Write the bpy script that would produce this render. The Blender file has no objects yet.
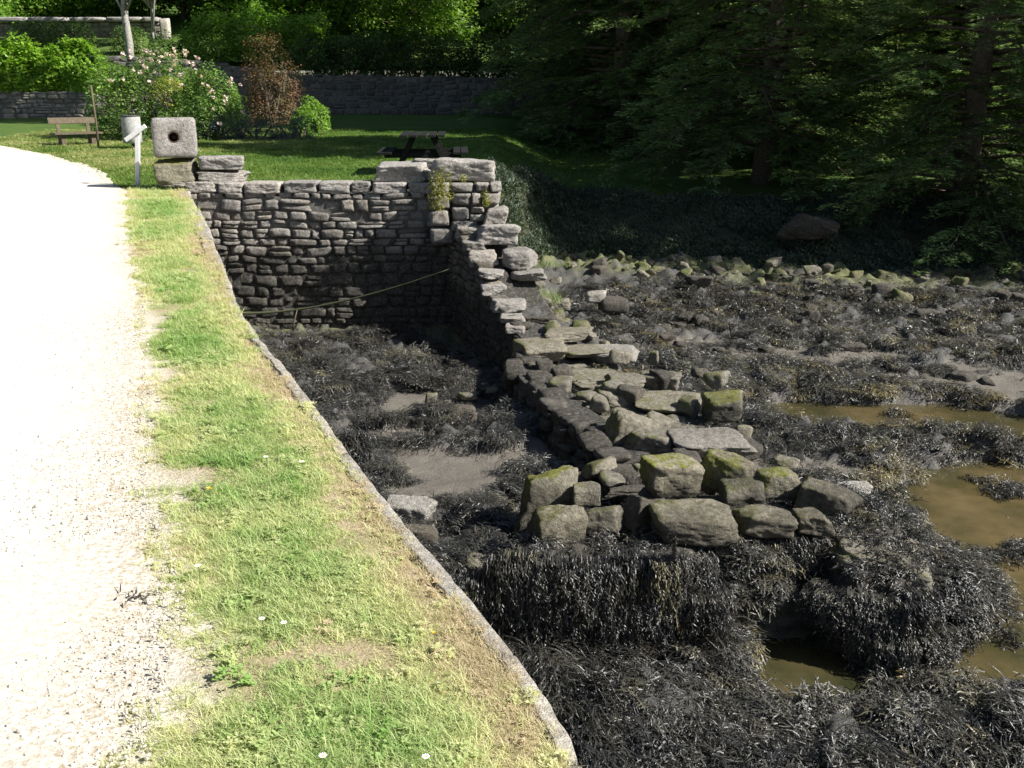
import bpy, math, random
import numpy as np
from mathutils import Vector, Matrix, Euler
R = math.radians
rng = np.random.default_rng(7)
random.seed(7)
scn = bpy.context.scene
col = scn.collection

# ------------------------------------------------------------------ camera, sky, sun, exposure
F = 1000.0; PITCH = math.atan(.298); CH = 1.6
cd = bpy.data.cameras.new('camera'); cam = bpy.data.objects.new('camera', cd); col.objects.link(cam)
cam.location = (0, 0, CH); cam.rotation_euler = (math.pi/2-PITCH, 0, 0)
cd.sensor_width = 36; cd.lens = 36*F/1024; cd.clip_end = 2000; cd.clip_start = .05
scn.camera = cam
SUN_EL = R(39); SUN_DIR = Vector((math.cos(SUN_EL)*math.cos(R(-14)), math.cos(SUN_EL)*math.sin(R(-14)), math.sin(SUN_EL)))
w = bpy.data.worlds.new('World'); scn.world = w; w.use_nodes = True
nt = w.node_tree; bg = nt.nodes['Background']
sky = nt.nodes.new('ShaderNodeTexSky'); sky.sky_type = 'NISHITA'; sky.sun_disc = False
sky.sun_elevation = SUN_EL; sky.sun_rotation = math.atan2(SUN_DIR.x, SUN_DIR.y)
nt.links.new(sky.outputs[0], bg.inputs[0]); bg.inputs[1].default_value = .05
ld = bpy.data.lights.new('sun', 'SUN'); ld.energy = 5.0; ld.angle = R(.5); ld.color = (1, .965, .915)
sun = bpy.data.objects.new('sun', ld); col.objects.link(sun); sun.location = (20, -5, 30)
sun.rotation_euler = SUN_DIR.to_track_quat('Z', 'Y').to_euler()
vs = scn.view_settings; vs.view_transform = 'Standard'; vs.look = 'None'; vs.gamma = 1; vs.use_curve_mapping = False
vs.exposure = 1.13
scn.cycles.max_bounces = 5; scn.cycles.transparent_max_bounces = 8

# ------------------------------------------------------------------ helpers: layout
_c, _s = math.cos(PITCH), math.sin(PITCH)
def ray(px, py):
    a = (px-512)/F; b = (384-py)/F
    return a, _c+b*_s, -_s+b*_c
def P(px, py, z):
    r = ray(px, py); t = (z-CH)/r[2]; return r[0]*t, r[1]*t, z
def PY(px, py, y):
    r = ray(px, py); t = y/r[1]; return r[0]*t, y, CH+r[2]*t

# ------------------------------------------------------------------ helpers: noise
def _h(ix, iy, iz, seed):
    n = (ix*374761393 + iy*668265263 + iz*1274126177 + seed*974634777) & 0xffffffff
    n = ((n ^ (n >> 13))*1274126177) & 0xffffffff
    n = (n ^ (n >> 16)) & 0xffff
    return n/32767.5 - 1
def noise(x, y, z=0., seed=0):
    x, y, z = np.broadcast_arrays(np.asarray(x, float), np.asarray(y, float), np.asarray(z, float))
    ix, iy, iz = np.floor(x).astype(np.int64), np.floor(y).astype(np.int64), np.floor(z).astype(np.int64)
    fx, fy, fz = x-ix, y-iy, z-iz
    u, v, t = fx*fx*(3-2*fx), fy*fy*(3-2*fy), fz*fz*(3-2*fz)
    r = 0
    for a in (0, 1):
        for b in (0, 1):
            for c in (0, 1):
                r = r + _h(ix+a, iy+b, iz+c, seed)*(u if a else 1-u)*(v if b else 1-v)*(t if c else 1-t)
    return r
def fbm(x, y, z=0., seed=0, o=4):
    r = 0; a = 1.; s = 0
    for i in range(o):
        r = r + a*noise(np.asarray(x)*2**i, np.asarray(y)*2**i, np.asarray(z)*2**i, seed+i); s += a; a *= .5
    return r/s
def sstep(a, b, x):
    t = np.clip((np.asarray(x, float)-a)/(b-a), 0, 1); return t*t*(3-2*t)

# ------------------------------------------------------------------ helpers: meshes
class MB:
    def __init__(s): s.v = []; s.f = []; s.n = 0; s.uvz = []
    def add(s, v, f):
        v = np.asarray(v, float).reshape(-1, 3); f = np.asarray(f, int)
        s.v.append(v); s.f.append(f+s.n); s.n += len(v)
    def mesh(s, name, smooth=False, attr=None):
        V = np.concatenate(s.v)
        me = bpy.data.meshes.new(name)
        me.vertices.add(len(V)); me.vertices.foreach_set('co', V.astype(np.float32).ravel())
        sizes = np.concatenate([np.full(len(f), f.shape[1]) for f in s.f]) if s.f else np.zeros(0, int)
        idx = np.concatenate([f.ravel() for f in s.f]) if s.f else np.zeros(0, int)
        if len(idx):
            me.loops.add(len(idx)); me.loops.foreach_set('vertex_index', idx.astype(np.int32))
            me.polygons.add(len(sizes))
            st = np.concatenate([[0], np.cumsum(sizes)[:-1]])
            me.polygons.foreach_set('loop_start', st.astype(np.int32))
            me.polygons.foreach_set('use_smooth', np.full(len(sizes), smooth))
        me.update(calc_edges=True)
        if attr is not None:
            for k, a in attr.items():
                at = me.attributes.new(k, 'FLOAT', 'POINT'); at.data.foreach_set('value', np.asarray(a, np.float32))
        return me
    def build(s, name, mat, parent=None, smooth=False, attr=None, **kw):
        me = s.mesh(name, smooth, attr); me.materials.append(mat)
        o = bpy.data.objects.new(name, me); col.objects.link(o)
        if parent is not None: o.parent = parent
        tag(o, **kw); return o
    def box(s, c, d, rz=0, rx=0, ry=0):
        x, y, z = [q/2 for q in d]
        b = min(x, y, z)*.14
        # chamfered box
        vs = []
        for sx in (-1, 1):
            for sy in (-1, 1):
                for sz in (-1, 1):
                    vs += [(sx*(x-b), sy*(y-b), sz*z), (sx*(x-b), sy*y, sz*(z-b)), (sx*x, sy*(y-b), sz*(z-b))]
        V = np.array(vs)
        M = np.array(Euler((rx, ry, rz)).to_matrix())
        import bmesh
        bm = bmesh.new(); [bm.verts.new(q) for q in vs]
        r = bmesh.ops.convex_hull(bm, input=bm.verts)
        bm.verts.index_update(); bm.faces.ensure_lookup_table()
        f3 = [[q.index for q in f.verts] for f in bm.faces]
        V = np.array([q.co[:] for q in bm.verts]); bm.free()
        V = V @ M.T + np.array(c)
        for k in (3, 4):
            ff = [f for f in f3 if len(f) == k]
            if ff: s.f.append(np.array(ff)+s.n)
        s.v.append(V); s.n += len(V)
    def tube(s, pts, rad, n=8, cap=True):
        pts = np.asarray(pts, float); rad = np.broadcast_to(rad, (len(pts),))
        V = []
        for i in range(len(pts)):
            t = pts[min(i+1, len(pts)-1)]-pts[max(i-1, 0)]; t = t/(np.linalg.norm(t)+1e-9)
            a = np.cross(t, (0, 0, 1.) if abs(t[2]) < .9 else (1., 0, 0)); a /= np.linalg.norm(a); b = np.cross(t, a)
            th = np.arange(n)*2*math.pi/n
            V.append(pts[i]+rad[i]*(np.cos(th)[:, None]*a+np.sin(th)[:, None]*b))
        V = np.concatenate(V); Fq = []
        for i in range(len(pts)-1):
            for j in range(n):
                k = (j+1) % n
                Fq.append((i*n+j, i*n+k, (i+1)*n+k, (i+1)*n+j))
        b0 = s.n
        s.add(V, Fq)
        if cap:
            s.f.append(np.array([list(range(n))[::-1]])+b0); s.f.append(np.array([[(len(pts)-1)*n+j for j in range(n)]])+b0)
def tag(o, label=None, cat=None, group=None, kind=None):
    if label: o['label'] = label
    if cat: o['category'] = cat
    if group: o['group'] = group
    if kind: o['kind'] = kind
def thing(name, loc, label, cat, group=None, rz=0):
    o = bpy.data.objects.new(name, None); o.empty_display_size = .2; col.objects.link(o)
    o.location = loc; o.rotation_euler = (0, 0, rz); tag(o, label, cat, group); return o
def copy_tree(o, parent=None):
    c = o.copy(); col.objects.link(c); c.parent = parent
    for ch in [q for q in bpy.data.objects if q.parent == o]: copy_tree(ch, c)
    return c

# ------------------------------------------------------------------ materials
def mat(name, rough=.8, spec=.5):
    m = bpy.data.materials.new(name); m.use_nodes = True
    t = m.node_tree; b = t.nodes['Principled BSDF']; b.inputs['Roughness'].default_value = rough
    b.inputs['Specular IOR Level'].default_value = spec
    return m, t, b
def N(t, ty, **kw):
    n = t.nodes.new(ty)
    for k, v in kw.items(): setattr(n, k, v)
    return n
def noise_n(t, scale, detail=6, rough=.6, coord=None, dist=0):
    n = N(t, 'ShaderNodeTexNoise'); n.inputs['Scale'].default_value = scale; n.inputs['Detail'].default_value = detail
    n.inputs['Roughness'].default_value = rough; n.inputs['Distortion'].default_value = dist
    if coord is not None: t.links.new(coord, n.inputs['Vector'])
    return n.outputs[0]
def ramp(t, src, stops):
    r = N(t, 'ShaderNodeValToRGB'); t.links.new(src, r.inputs[0]); e = r.color_ramp.elements
    while len(e) < len(stops): e.new(.5)
    for q, (p, c) in zip(e, stops):
        q.position = p; q.color = (*c, 1) if len(c) == 3 else c
    return r.outputs[0]
def mix(t, f, a, b, mode='MIX'):
    m = N(t, 'ShaderNodeMix', data_type='RGBA', blend_type=mode)
    for sock, v in ((m.inputs[0], f), (m.inputs[6], a), (m.inputs[7], b)):
        if hasattr(v, 'links'): t.links.new(v, sock)
        elif isinstance(v, (int, float)): sock.default_value = v
        else: sock.default_value = (*v, 1)
    return m.outputs[2]
def maprange(t, src, a, b, c=0., d=1.):
    m = N(t, 'ShaderNodeMapRange'); t.links.new(src, m.inputs[0])
    for i, v in enumerate((a, b, c, d)): m.inputs[i+1].default_value = v
    return m.outputs[0]
def math_n(t, op, a, b):
    m = N(t, 'ShaderNodeMath', operation=op)
    for s_, v in zip(m.inputs, (a, b)):
        if hasattr(v, 'links'): t.links.new(v, s_)
        else: s_.default_value = v
    return m.outputs[0]
def bump(t, b, h, strength=.5, dist=.02):
    n = N(t, 'ShaderNodeBump'); n.inputs['Strength'].default_value = strength; n.inputs['Distance'].default_value = dist
    t.links.new(h, n.inputs['Height']); t.links.new(n.outputs[0], b.inputs['Normal'])
def geo(t): return N(t, 'ShaderNodeNewGeometry').outputs['Position']
def sepz(t, v):
    s = N(t, 'ShaderNodeSeparateXYZ'); t.links.new(v, s.inputs[0]); return s.outputs[2]
def attr_n(t, name, ty='GEOMETRY'):
    a = N(t, 'ShaderNodeAttribute', attribute_type=ty, attribute_name=name); return a.outputs['Fac']

def stone_mat(name, light=(.36, .34, .31), dark=(.17, .155, .135), tide=None, moss=0., mosscol=(.22, .22, .03), lichen=.5, wet=(.035, .032, .026), perobj=True):
    m, t, b = mat(name, .88, .3)
    pos = geo(t)
    n1 = noise_n(t, 3.2, 7, .65, pos); n2 = noise_n(t, 22, 6, .7, pos); n3 = noise_n(t, 90, 4, .7, pos)
    c = ramp(t, n1, [(.3, dark), (.68, light)])
    c = mix(t, .55, c, ramp(t, n2, [(.32, tuple(q*.35 for q in dark)), (.5, tuple((p+q)/2 for p, q in zip(light, dark))), (.7, tuple(min(1, q*1.35) for q in light))]))
    if lichen:
        nl = noise_n(t, 9, 5, .75, pos)
        c = mix(t, maprange(t, nl, .58, .68, 0, lichen), c, (.5, .49, .45))
        nl2 = noise_n(t, 14, 4, .7, pos, .5)
        c = mix(t, maprange(t, nl2, .6, .7, 0, .75), c, (.06, .055, .045))
    a = attr_n(t, 'tint')
    c = mix(t, 1., c, ramp(t, a, [(0, (.62, .6, .56)), (.5, (1, 1, 1)), (1, (1.25, 1.2, 1.12))]), 'MULTIPLY')
    if moss:
        nm = noise_n(t, 7, 5, .7, pos)
        nrm = N(t, 'ShaderNodeNewGeometry').outputs['Normal']; sx = N(t, 'ShaderNodeSeparateXYZ'); t.links.new(nrm, sx.inputs[0])
        side = math_n(t, 'SUBTRACT', maprange(t, sx.outputs[2], -.3, .9, 0, .45), maprange(t, sx.outputs[0], -.7, .3, -.25, .25))
        f = maprange(t, math_n(t, 'ADD', nm, math_n(t, 'MULTIPLY', side, 1.)), .98-moss*.55, 1.18-moss*.5, 0, .92)
        c = mix(t, f, c, ramp(t, n2, [(.3, tuple(q*.5 for q in mosscol)), (.7, mosscol)]))
    if tide is not None:
        z = sepz(t, pos); zz = math_n(t, 'ADD', z, maprange(t, noise_n(t, 1.6, 4, .6, pos), .2, .8, -.3, .3))
        c = mix(t, maprange(t, zz, tide+.18, tide-.22, 0, .86), c, mix(t, .5, wet, c, 'MULTIPLY') if False else wet)
        c = mix(t, math_n(t, 'MULTIPLY', maprange(t, zz, tide, tide-.3, 0, .5), maprange(t, n2, .5, .62, 0, 1)), c, (.2, .19, .165))
    t.links.new(c, b.inputs['Base Color'])
    hh = math_n(t, 'ADD', math_n(t, 'MULTIPLY', n2, 1.), math_n(t, 'MULTIPLY', n3, .45))
    bump(t, b, hh, 1., .045)
    return m

M = {}
M['granite'] = stone_mat('granite', tide=None)
M['granite_cap'] = stone_mat('granite_cap', (.42, .4, .37), (.22, .2, .18), lichen=.7)
M['granite_moss'] = stone_mat('granite_moss', (.29, .27, .2), (.1, .09, .065), tide=-1.58, moss=.55, lichen=.15, mosscol=(.23, .24, .035))
M['granite_pier'] = stone_mat('granite_pier', (.27, .25, .19), (.085, .075, .055), tide=-1.58, moss=.3, lichen=.15, mosscol=(.16, .16, .05))
M['granite_shore'] = stone_mat('granite_shore', (.27, .25, .2), (.085, .078, .06), moss=.25, lichen=.15, mosscol=(.16, .16, .05))
M['granite_pale'] = stone_mat('granite_pale', (.42, .4, .36), (.16, .145, .12), lichen=.35)
M['rock_dark'] = stone_mat('rock_dark', (.12, .11, .09), (.035, .03, .025), lichen=.06)
M['rock_green'] = stone_mat('rock_green', (.2, .19, .11), (.07, .065, .04), moss=.6, lichen=.1, mosscol=(.13, .15, .045))
M['masonry'] = stone_mat('masonry', (.34, .32, .29), (.17, .155, .135), tide=-.95, lichen=.45)
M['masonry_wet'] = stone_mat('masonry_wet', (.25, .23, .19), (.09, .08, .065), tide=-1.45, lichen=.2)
M['mortar'] = stone_mat('mortar', (.2, .19, .17), (.1, .09, .08), tide=-.6, lichen=.2)
M['mortar_far'] = stone_mat('mortar_far', (.2, .19, .17), (.1, .09, .08), lichen=.2)
M['masonry_far'] = stone_mat('masonry_far', (.34, .31, .27), (.18, .165, .14), lichen=.4)
M['masonry_shaded'] = stone_mat('masonry_shaded', (.19, .175, .17), (.08, .075, .072), lichen=.25)  # far masonry darkened for the terrace wall, tree shade put into its colour
M['coping'] = stone_mat('coping', (.55, .52, .46), (.22, .19, .15), lichen=.6)

def simple(name, colr, rough=.7, nscale=30, var=.35, bmp=.2, spec=.4, metallic=0):
    m, t, b = mat(name, rough, spec); oc = N(t, 'ShaderNodeTexCoord').outputs['Object']
    n = noise_n(t, nscale, 5, .6, oc)
    t.links.new(ramp(t, n, [(.3, tuple(q*(1-var) for q in colr)), (.7, tuple(min(1, q*(1+var)) for q in colr))]), b.inputs['Base Color'])
    b.inputs['Metallic'].default_value = metallic
    bump(t, b, n, bmp, .01); return m
def leaf_mat(name, c0, c1, trans=.35, rough=.5, spec=.4, ty='GEOMETRY', c2=None):
    m, t, b = mat(name, rough, spec)
    a = attr_n(t, 'tint', ty)
    stops = [(0, c0), (1, c1)] if c2 is None else [(0, c0), (.75, c1), (1, c2)]
    c = ramp(t, a, stops)
    t.links.new(c, b.inputs['Base Color'])
    tr = N(t, 'ShaderNodeBsdfTranslucent'); t.links.new(mix(t, 1., c, (1.1, 1.25, .5), 'MULTIPLY'), tr.inputs[0])
    mx = N(t, 'ShaderNodeMixShader'); mx.inputs[0].default_value = trans
    t.links.new(b.outputs[0], mx.inputs[1]); t.links.new(tr.outputs[0], mx.inputs[2])
    t.links.new(mx.outputs[0], t.nodes['Material Output'].inputs[0]); return m
M['wood_old'] = simple('wood_old', (.1, .078, .05), .85, 14)
M['wood_dark'] = simple('wood_dark', (.011, .012, .011), .9, 14, spec=.15)
M['white_paint'] = simple('white_paint', (.72, .72, .7), .5, 20, .08, .1)
M['concrete'] = simple('concrete', (.3, .3, .28), .9, 25, .3, .3)
M['dark_metal'] = simple('dark_metal', (.04, .04, .04), .5, 30)
M['rust'] = simple('rust', (.06, .035, .025), .85, 60, .5, .5)
M['rope'] = simple('rope', (.055, .06, .03), .9, 120, .5, .9)
M['bark'] = simple('bark', (.1, .08, .06), .95, 18, .5, .9)
M['bark_grey'] = simple('bark_grey', (.28, .27, .24), .95, 18, .4, .7)

# ground materials
def ground_mat():
    m, t, b = mat('verge_soil', .95, .2); pos = geo(t)
    n1 = noise_n(t, 2.2, 6, .6, pos); n2 = noise_n(t, 60, 5, .7, pos); n3 = noise_n(t, 9, 4, .6, pos)
    c = ramp(t, n1, [(.35, (.22, .25, .09)), (.5, (.38, .32, .17)), (.65, (.46, .36, .25))])
    c = mix(t, .5, c, ramp(t, n2, [(.3, (.14, .11, .06)), (.7, (.45, .36, .24))]))
    c = mix(t, math_n(t, 'MULTIPLY', attr_n(t, 'edge'), maprange(t, n2, .3, .5, .35, 1)), c, ramp(t, n2, [(.3, (.42, .37, .29)), (.7, (.74, .69, .6))]))
    t.links.new(c, b.inputs['Base Color']); bump(t, b, n2, .8, .02); return m
def lawn_mat():
    m, t, b = mat('lawn_grass', .9, .2); pos = geo(t)
    n1 = noise_n(t, .7, 6, .6, pos); n2 = noise_n(t, 35, 5, .8, pos)
    c = ramp(t, n1, [(.35, (.04, .095, .015)), (.6, (.085, .14, .028)), (.75, (.16, .17, .06))])
    c = mix(t, .5, c, ramp(t, n2, [(.3, (.03, .07, .012)), (.7, (.16, .24, .05))]))
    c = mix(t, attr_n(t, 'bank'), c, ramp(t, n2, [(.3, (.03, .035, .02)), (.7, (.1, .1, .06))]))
    t.links.new(c, b.inputs['Base Color']); bump(t, b, n2, 1, .05); return m
def path_mat():
    m, t, b = mat('pale_gravel', .95, .2); pos = geo(t)
    v = N(t, 'ShaderNodeTexVoronoi'); v.inputs['Scale'].default_value = 70; t.links.new(pos, v.inputs[0])
    n1 = noise_n(t, 1.3, 5, .6, pos); n2 = noise_n(t, 45, 6, .8, pos)
    c = ramp(t, v.outputs['Distance'], [(.0, (.74, .7, .62)), (.75, (.5, .45, .38))])
    c = mix(t, .5, c, ramp(t, n2, [(.28, (.4, .35, .28)), (.45, (.72, .68, .6)), (.7, (.85, .82, .76))]))
    c = mix(t, maprange(t, n1, .5, .7, 0, .4), c, (.55, .46, .35)); e_ = attr_n(t, 'edge'); c = mix(t, math_n(t, 'MULTIPLY', e_, maprange(t, n2, .38, .56, 1.3, .1)), c, (.33, .27, .18))
    t.links.new(c, b.inputs['Base Color']); bump(t, b, n2, .6, .015); return m
def mud_mat():
    m, t, b = mat('estuary_mud', .5, .5); pos = geo(t)
    n1 = noise_n(t, 1.4, 6, .6, pos); n2 = noise_n(t, 40, 6, .75, pos); n3 = noise_n(t, 140, 3, .7, pos)
    bare = attr_n(t, 'bare'); green = attr_n(t, 'green')
    mud = ramp(t, n1, [(.3, (.09, .084, .07)), (.7, (.175, .162, .135))])
    mud = mix(t, .4, mud, ramp(t, n2, [(.3, (.05, .04, .03)), (.7, (.26, .22, .17))]))
    weed = ramp(t, n2, [(.35, (.022, .022, .02)), (.55, (.07, .067, .06)), (.72, (.2, .19, .17))])
    c = mix(t, bare, weed, mud)
    g = ramp(t, n2, [(.3, (.04, .045, .015)), (.5, (.13, .14, .05)), (.7, (.25, .26, .11))])
    c = mix(t, green, c, g)
    t.links.new(c, b.inputs['Base Color'])
    t.links.new(maprange(t, n2, .3, .7, .35, .85), b.inputs['Roughness'])
    bump(t, b, math_n(t, 'ADD', n2, math_n(t, 'MULTIPLY', n3, .4)), .9, .03); return m
def bank_mat():
    m, t, b = mat('bank_earth', .95, .2); pos = geo(t)
    n2 = noise_n(t, 18, 6, .75, pos)
    t.links.new(ramp(t, n2, [(.3, (.02, .025, .012)), (.7, (.09, .1, .05))]), b.inputs['Base Color']); bump(t, b, n2, 1, .08); return m
def water_mat():
    m, t, b = mat('murky_water', .04, .5); pos = geo(t)
    n = noise_n(t, 1.1, 4, .6, pos)
    t.links.new(ramp(t, n, [(.3, (.034, .036, .016)), (.48, (.075, .062, .026)), (.65, (.135, .1, .045))]), b.inputs['Base Color'])
    b.inputs['Alpha'].default_value = .8
    bump(t, b, noise_n(t, 14, 3, .5, pos), .06, .02); return m
M['verge'] = ground_mat(); M['lawn'] = lawn_mat(); M['path'] = path_mat(); M['mud'] = mud_mat(); M['bank'] = bank_mat(); M['water'] = water_mat()

# ------------------------------------------------------------------ terrain
QE = [P(x, y, 0)[:2] for x, y in [(185, 190), (205, 225), (217, 260), (240, 320), (290, 380), (345, 460), (400, 530), (450, 590), (520, 670), (585, 768)]]
QE = [(-5.25, 16.27)] + QE[1:] + [(.28, 1.2), (.34, 0), (.4, -3)]
_qy = np.array([q[1] for q in QE])[::-1]; _qx = np.array([q[0] for q in QE])[::-1]
def quay_x(y):
    y = np.asarray(y, float); r = 0
    for d in (-.5, -.25, 0, .25, .5): r = r + np.interp(y+d, _qy, _qx)
    return r/5
PE = [(0, 150), (60, 160), (100, 172), (122, 190), (125, 250), (135, 300), (138, 400), (130, 480), (150, 560), (165, 620), (140, 680), (115, 768)]
PE = [P(x, y, 0)[:2] for x, y in PE]
WX = -1.97  # nothing special: x of wall end
def grid(xs, ys, zf):
    X, Y = np.meshgrid(xs, ys); Z = zf(X, Y); nx, ny = len(xs), len(ys)
    V = np.stack([X, Y, Z], -1).reshape(-1, 3)
    i = np.arange((ny-1)*nx).reshape(ny-1, nx)[:, :-1].ravel()
    return V, np.stack([i, i+1, i+nx+1, i+nx], 1)
# verge: grid between x=-40 and the quay edge
def verge_z(x, y):
    return .018*fbm(x*1.3, y*1.3, 0, 3, 3)
ys = np.concatenate([np.arange(-4, 6, .05), np.arange(6, 16.31, .12)])
u = np.concatenate([np.linspace(0, .6, 30), np.linspace(.6, 1, 90)[1:]])
Y = np.repeat(ys[:, None], len(u), 1); XR = quay_x(Y)-np.interp(Y, [2, 8, 11, 16.3], [.03, .045, .14, .4])+.03*fbm(Y*3, 0, 0, 88, 4); X = -45+(XR+45)*(u[None, :]**.35 if False else 1-(1-u[None, :])**3)
Z = verge_z(X, Y); Z = Z - .02*sstep(-.05, 0, X-XR)
i = np.arange((len(ys)-1)*len(u)).reshape(len(ys)-1, len(u))[:, :-1].ravel()
mb = MB(); mb.add(np.stack([X, Y, Z], -1), np.stack([i, i+1, i+len(u)+1, i+len(u)], 1))
_pa = np.array([P(x_, y_, 0)[:2] for x_, y_ in [(122, 190), (125, 250), (135, 300), (138, 400), (130, 480), (150, 560), (165, 620), (140, 680), (115, 768)]]); _o = np.argsort(_pa[:, 1])
_dl = X-np.interp(Y, _pa[_o, 1], _pa[_o, 0])
mb.build('verge_ground', M['verge'], smooth=True, kind='structure', attr={'edge': sstep(.34, .02, _dl+.14*fbm(X*6, Y*6, 0, 91, 4)).ravel()})

FX = [-5, -.6, -.2, .3, .8, 2.7, 4.5, 6.6, 9.7, 14, 80]; FY = [16.9, 16.9, 17.6, 20.0, 20.9, 20.6, 19.9, 19.2, 19.2, 18.6, 17]
def foot(x): return np.interp(x, FX, FY)
# land behind
def land_z(x, y):
    x = np.asarray(x, float); y = np.asarray(y, float)
    ft = foot(x); zt = np.interp(x, [-.6, .3, 1.5], [-.02, -.5, -1.0]); top = ft+np.interp(x, [-1, 0, 1], [.3, 1.2, 3.2])
    up = zt+(.4-zt)*np.clip((y-top)/(45-top), 0, 1)
    zb = np.where(y < top, -2.5+(zt+2.5)*np.clip((y-ft+.25)/(top-ft+.25), 0, 1)**.8, up)
    left_ = np.interp(y, [16, 22, 45], [.0, .02, .4])
    m = sstep(-1.6, -.6, x)
    z = left_*(1-m)+zb*m
    z = np.where(y > 44.5, .4, z)
    return z+.03*fbm(x*.8, y*.8, 0, 15, 3)+.06*fbm(x*2, y*2, 0, 16, 3)*m*sstep(3, 1, y-top)
# path
def path_edge():
    a = np.array(PE[::-1]); t = [0]
    for k in range(1, len(a)): t.append(t[-1]+np.hypot(*(a[k]-a[k-1])))
    tt = np.concatenate([np.arange(0, 6, .03), np.arange(6, t[-1], .1)])
    x = sum(np.interp(tt+d, t, a[:, 0]) for d in (-.3, 0, .3))/3; y = sum(np.interp(tt+d, t, a[:, 1]) for d in (-.3, 0, .3))/3
    x = x + .07*fbm(y*2.5, tt*0, 0, 5, 4)+.03*noise(y*14, x*0, 0, 9)
    return np.stack([x, y], 1)
pe = path_edge(); pe = np.concatenate([[[-1.0, -4]], pe, [[-20, 29.5], [-45, 33]]])
left = np.stack([np.linspace(-6, -45, len(pe))*0-45, np.interp(np.linspace(0, 1, len(pe)), [0, 1], [-4, 22.5])], 1)
left[:, 1] = np.where(pe[:, 1] < 16, np.minimum(pe[:, 1], 16), 16+(pe[:, 1]-16)*.35)
mb = MB(); K = 40
rows = []
for k in range(K):
    f = (k/(K-1))**3.2
    rows.append(pe*(1-f)+left*f)
rows = np.stack(rows, 1); V = np.concatenate([rows, (verge_z(rows[..., 0], rows[..., 1])+.012+.001*0)[..., None]], -1)
V[..., 2] = np.where(V[..., 1] > 15.9, land_z(V[..., 0], V[..., 1])+.03, np.maximum(V[..., 2], .012))
V[:, 0, 2] -= .012
i = np.arange((len(pe)-1)*K).reshape(len(pe)-1, K)[:, :-1].ravel()
dist_ = np.hypot(*(rows-rows[:, :1]).transpose(2, 0, 1)); mb.add(V, np.stack([i, i+K, i+K+1, i+1], 1)); mb.build('gravel_path', M['path'], smooth=True, kind='structure', attr={'edge': np.clip(np.exp(-dist_/.3), 0, 1).ravel()})

# mud: world helpers
def inpoly(x, y, poly):
    poly = np.array(poly); r = np.zeros(np.shape(x), bool); n = len(poly)
    for k in range(n):
        x0, y0 = poly[k]; x1, y1 = poly[(k+1) % n]
        c = ((y0 > y) != (y1 > y)) & (x < (x1-x0)*(y-y0)/(y1-y0+1e-12)+x0); r ^= c
    return r
ZW = -2.44
pools = [[(735, 404), (800, 399), (900, 404), (1000, 412), (1100, 420), (1300, 432), (1300, 480), (1100, 462), (1024, 452), (960, 444), (880, 438), (800, 430), (750, 420)],
         [(885, 500), (905, 472), (960, 462), (1040, 468), (1200, 480), (1400, 560), (1300, 730), (1024, 700), (940, 690), (930, 668), (885, 662), (895, 704), (745, 706), (745, 640), (860, 630), (950, 640), (985, 605), (930, 545)]]
pools = [[P(x, y, ZW)[:2] for x, y in p] for p in pools]
bare_e = [(430, 408, 110, 12), (465, 478, 60, 26), (395, 442, 50, 11), (420, 508, 60, 14), (800, 460, 55, 12), (850, 352, 60, 8), (960, 372, 70, 12), (700, 757, 28, 8), (1010, 385, 60, 12), (780, 350, 60, 6), (560, 468, 60, 20), (700, 340, 40, 5), (810, 764, 60, 6), (870, 465, 30, 6), (300, 322, 60, 8), (440, 470, 60, 14), (490, 500, 22, 16), (640, 345, 60, 3)]
ISL = []
for (px, py, a, b_) in []:
    c = P(px, py, ZW); e1 = P(px+a, py, ZW); e2 = P(px, py-b_, ZW); ISL.append((c[0], c[1], e1[0]-c[0], e2[1]-c[1]))
BE = []
for (px, py, a, b_) in bare_e:
    c = P(px, py, -2.2); e1 = P(px+a, py, -2.2); e2 = P(px, py-b_, -2.2)
    BE.append((c[0], c[1], e1[0]-c[0], e2[1]-c[1]))
def poolmask(x, y):
    wa = np.where(y > 7, .34, .1); wx = x+wa*fbm(x*1.5, y*1.5, 0, 41, 4); wy = y+wa*fbm(x*1.5, y*1.5, 0, 42, 4)
    r = 0
    for dx, dy in ((0, 0), (.12, 0), (-.12, 0), (0, .12), (0, -.12)):
        for p in pools: r = r+inpoly(wx+dx, wy+dy, p)*.2
    for cx, cy, a, b_ in ISL: r = r*(1-sstep(1.25, .8, np.sqrt(((wx-cx)/a)**2+((wy-cy)/b_)**2)))
    return np.clip(r, 0, 1)
def baremask(x, y):
    n = fbm(x*2.8, y*2.8, 0, 51, 5)
    r = np.full(np.shape(x), -9.)
    for cx, cy, a, b_ in BE: r = np.maximum(r, 1-np.sqrt(((x-cx)/a)**2+((y-cy)/b_)**2))
    return sstep(-.15, .15, r+n*1.3)
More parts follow.
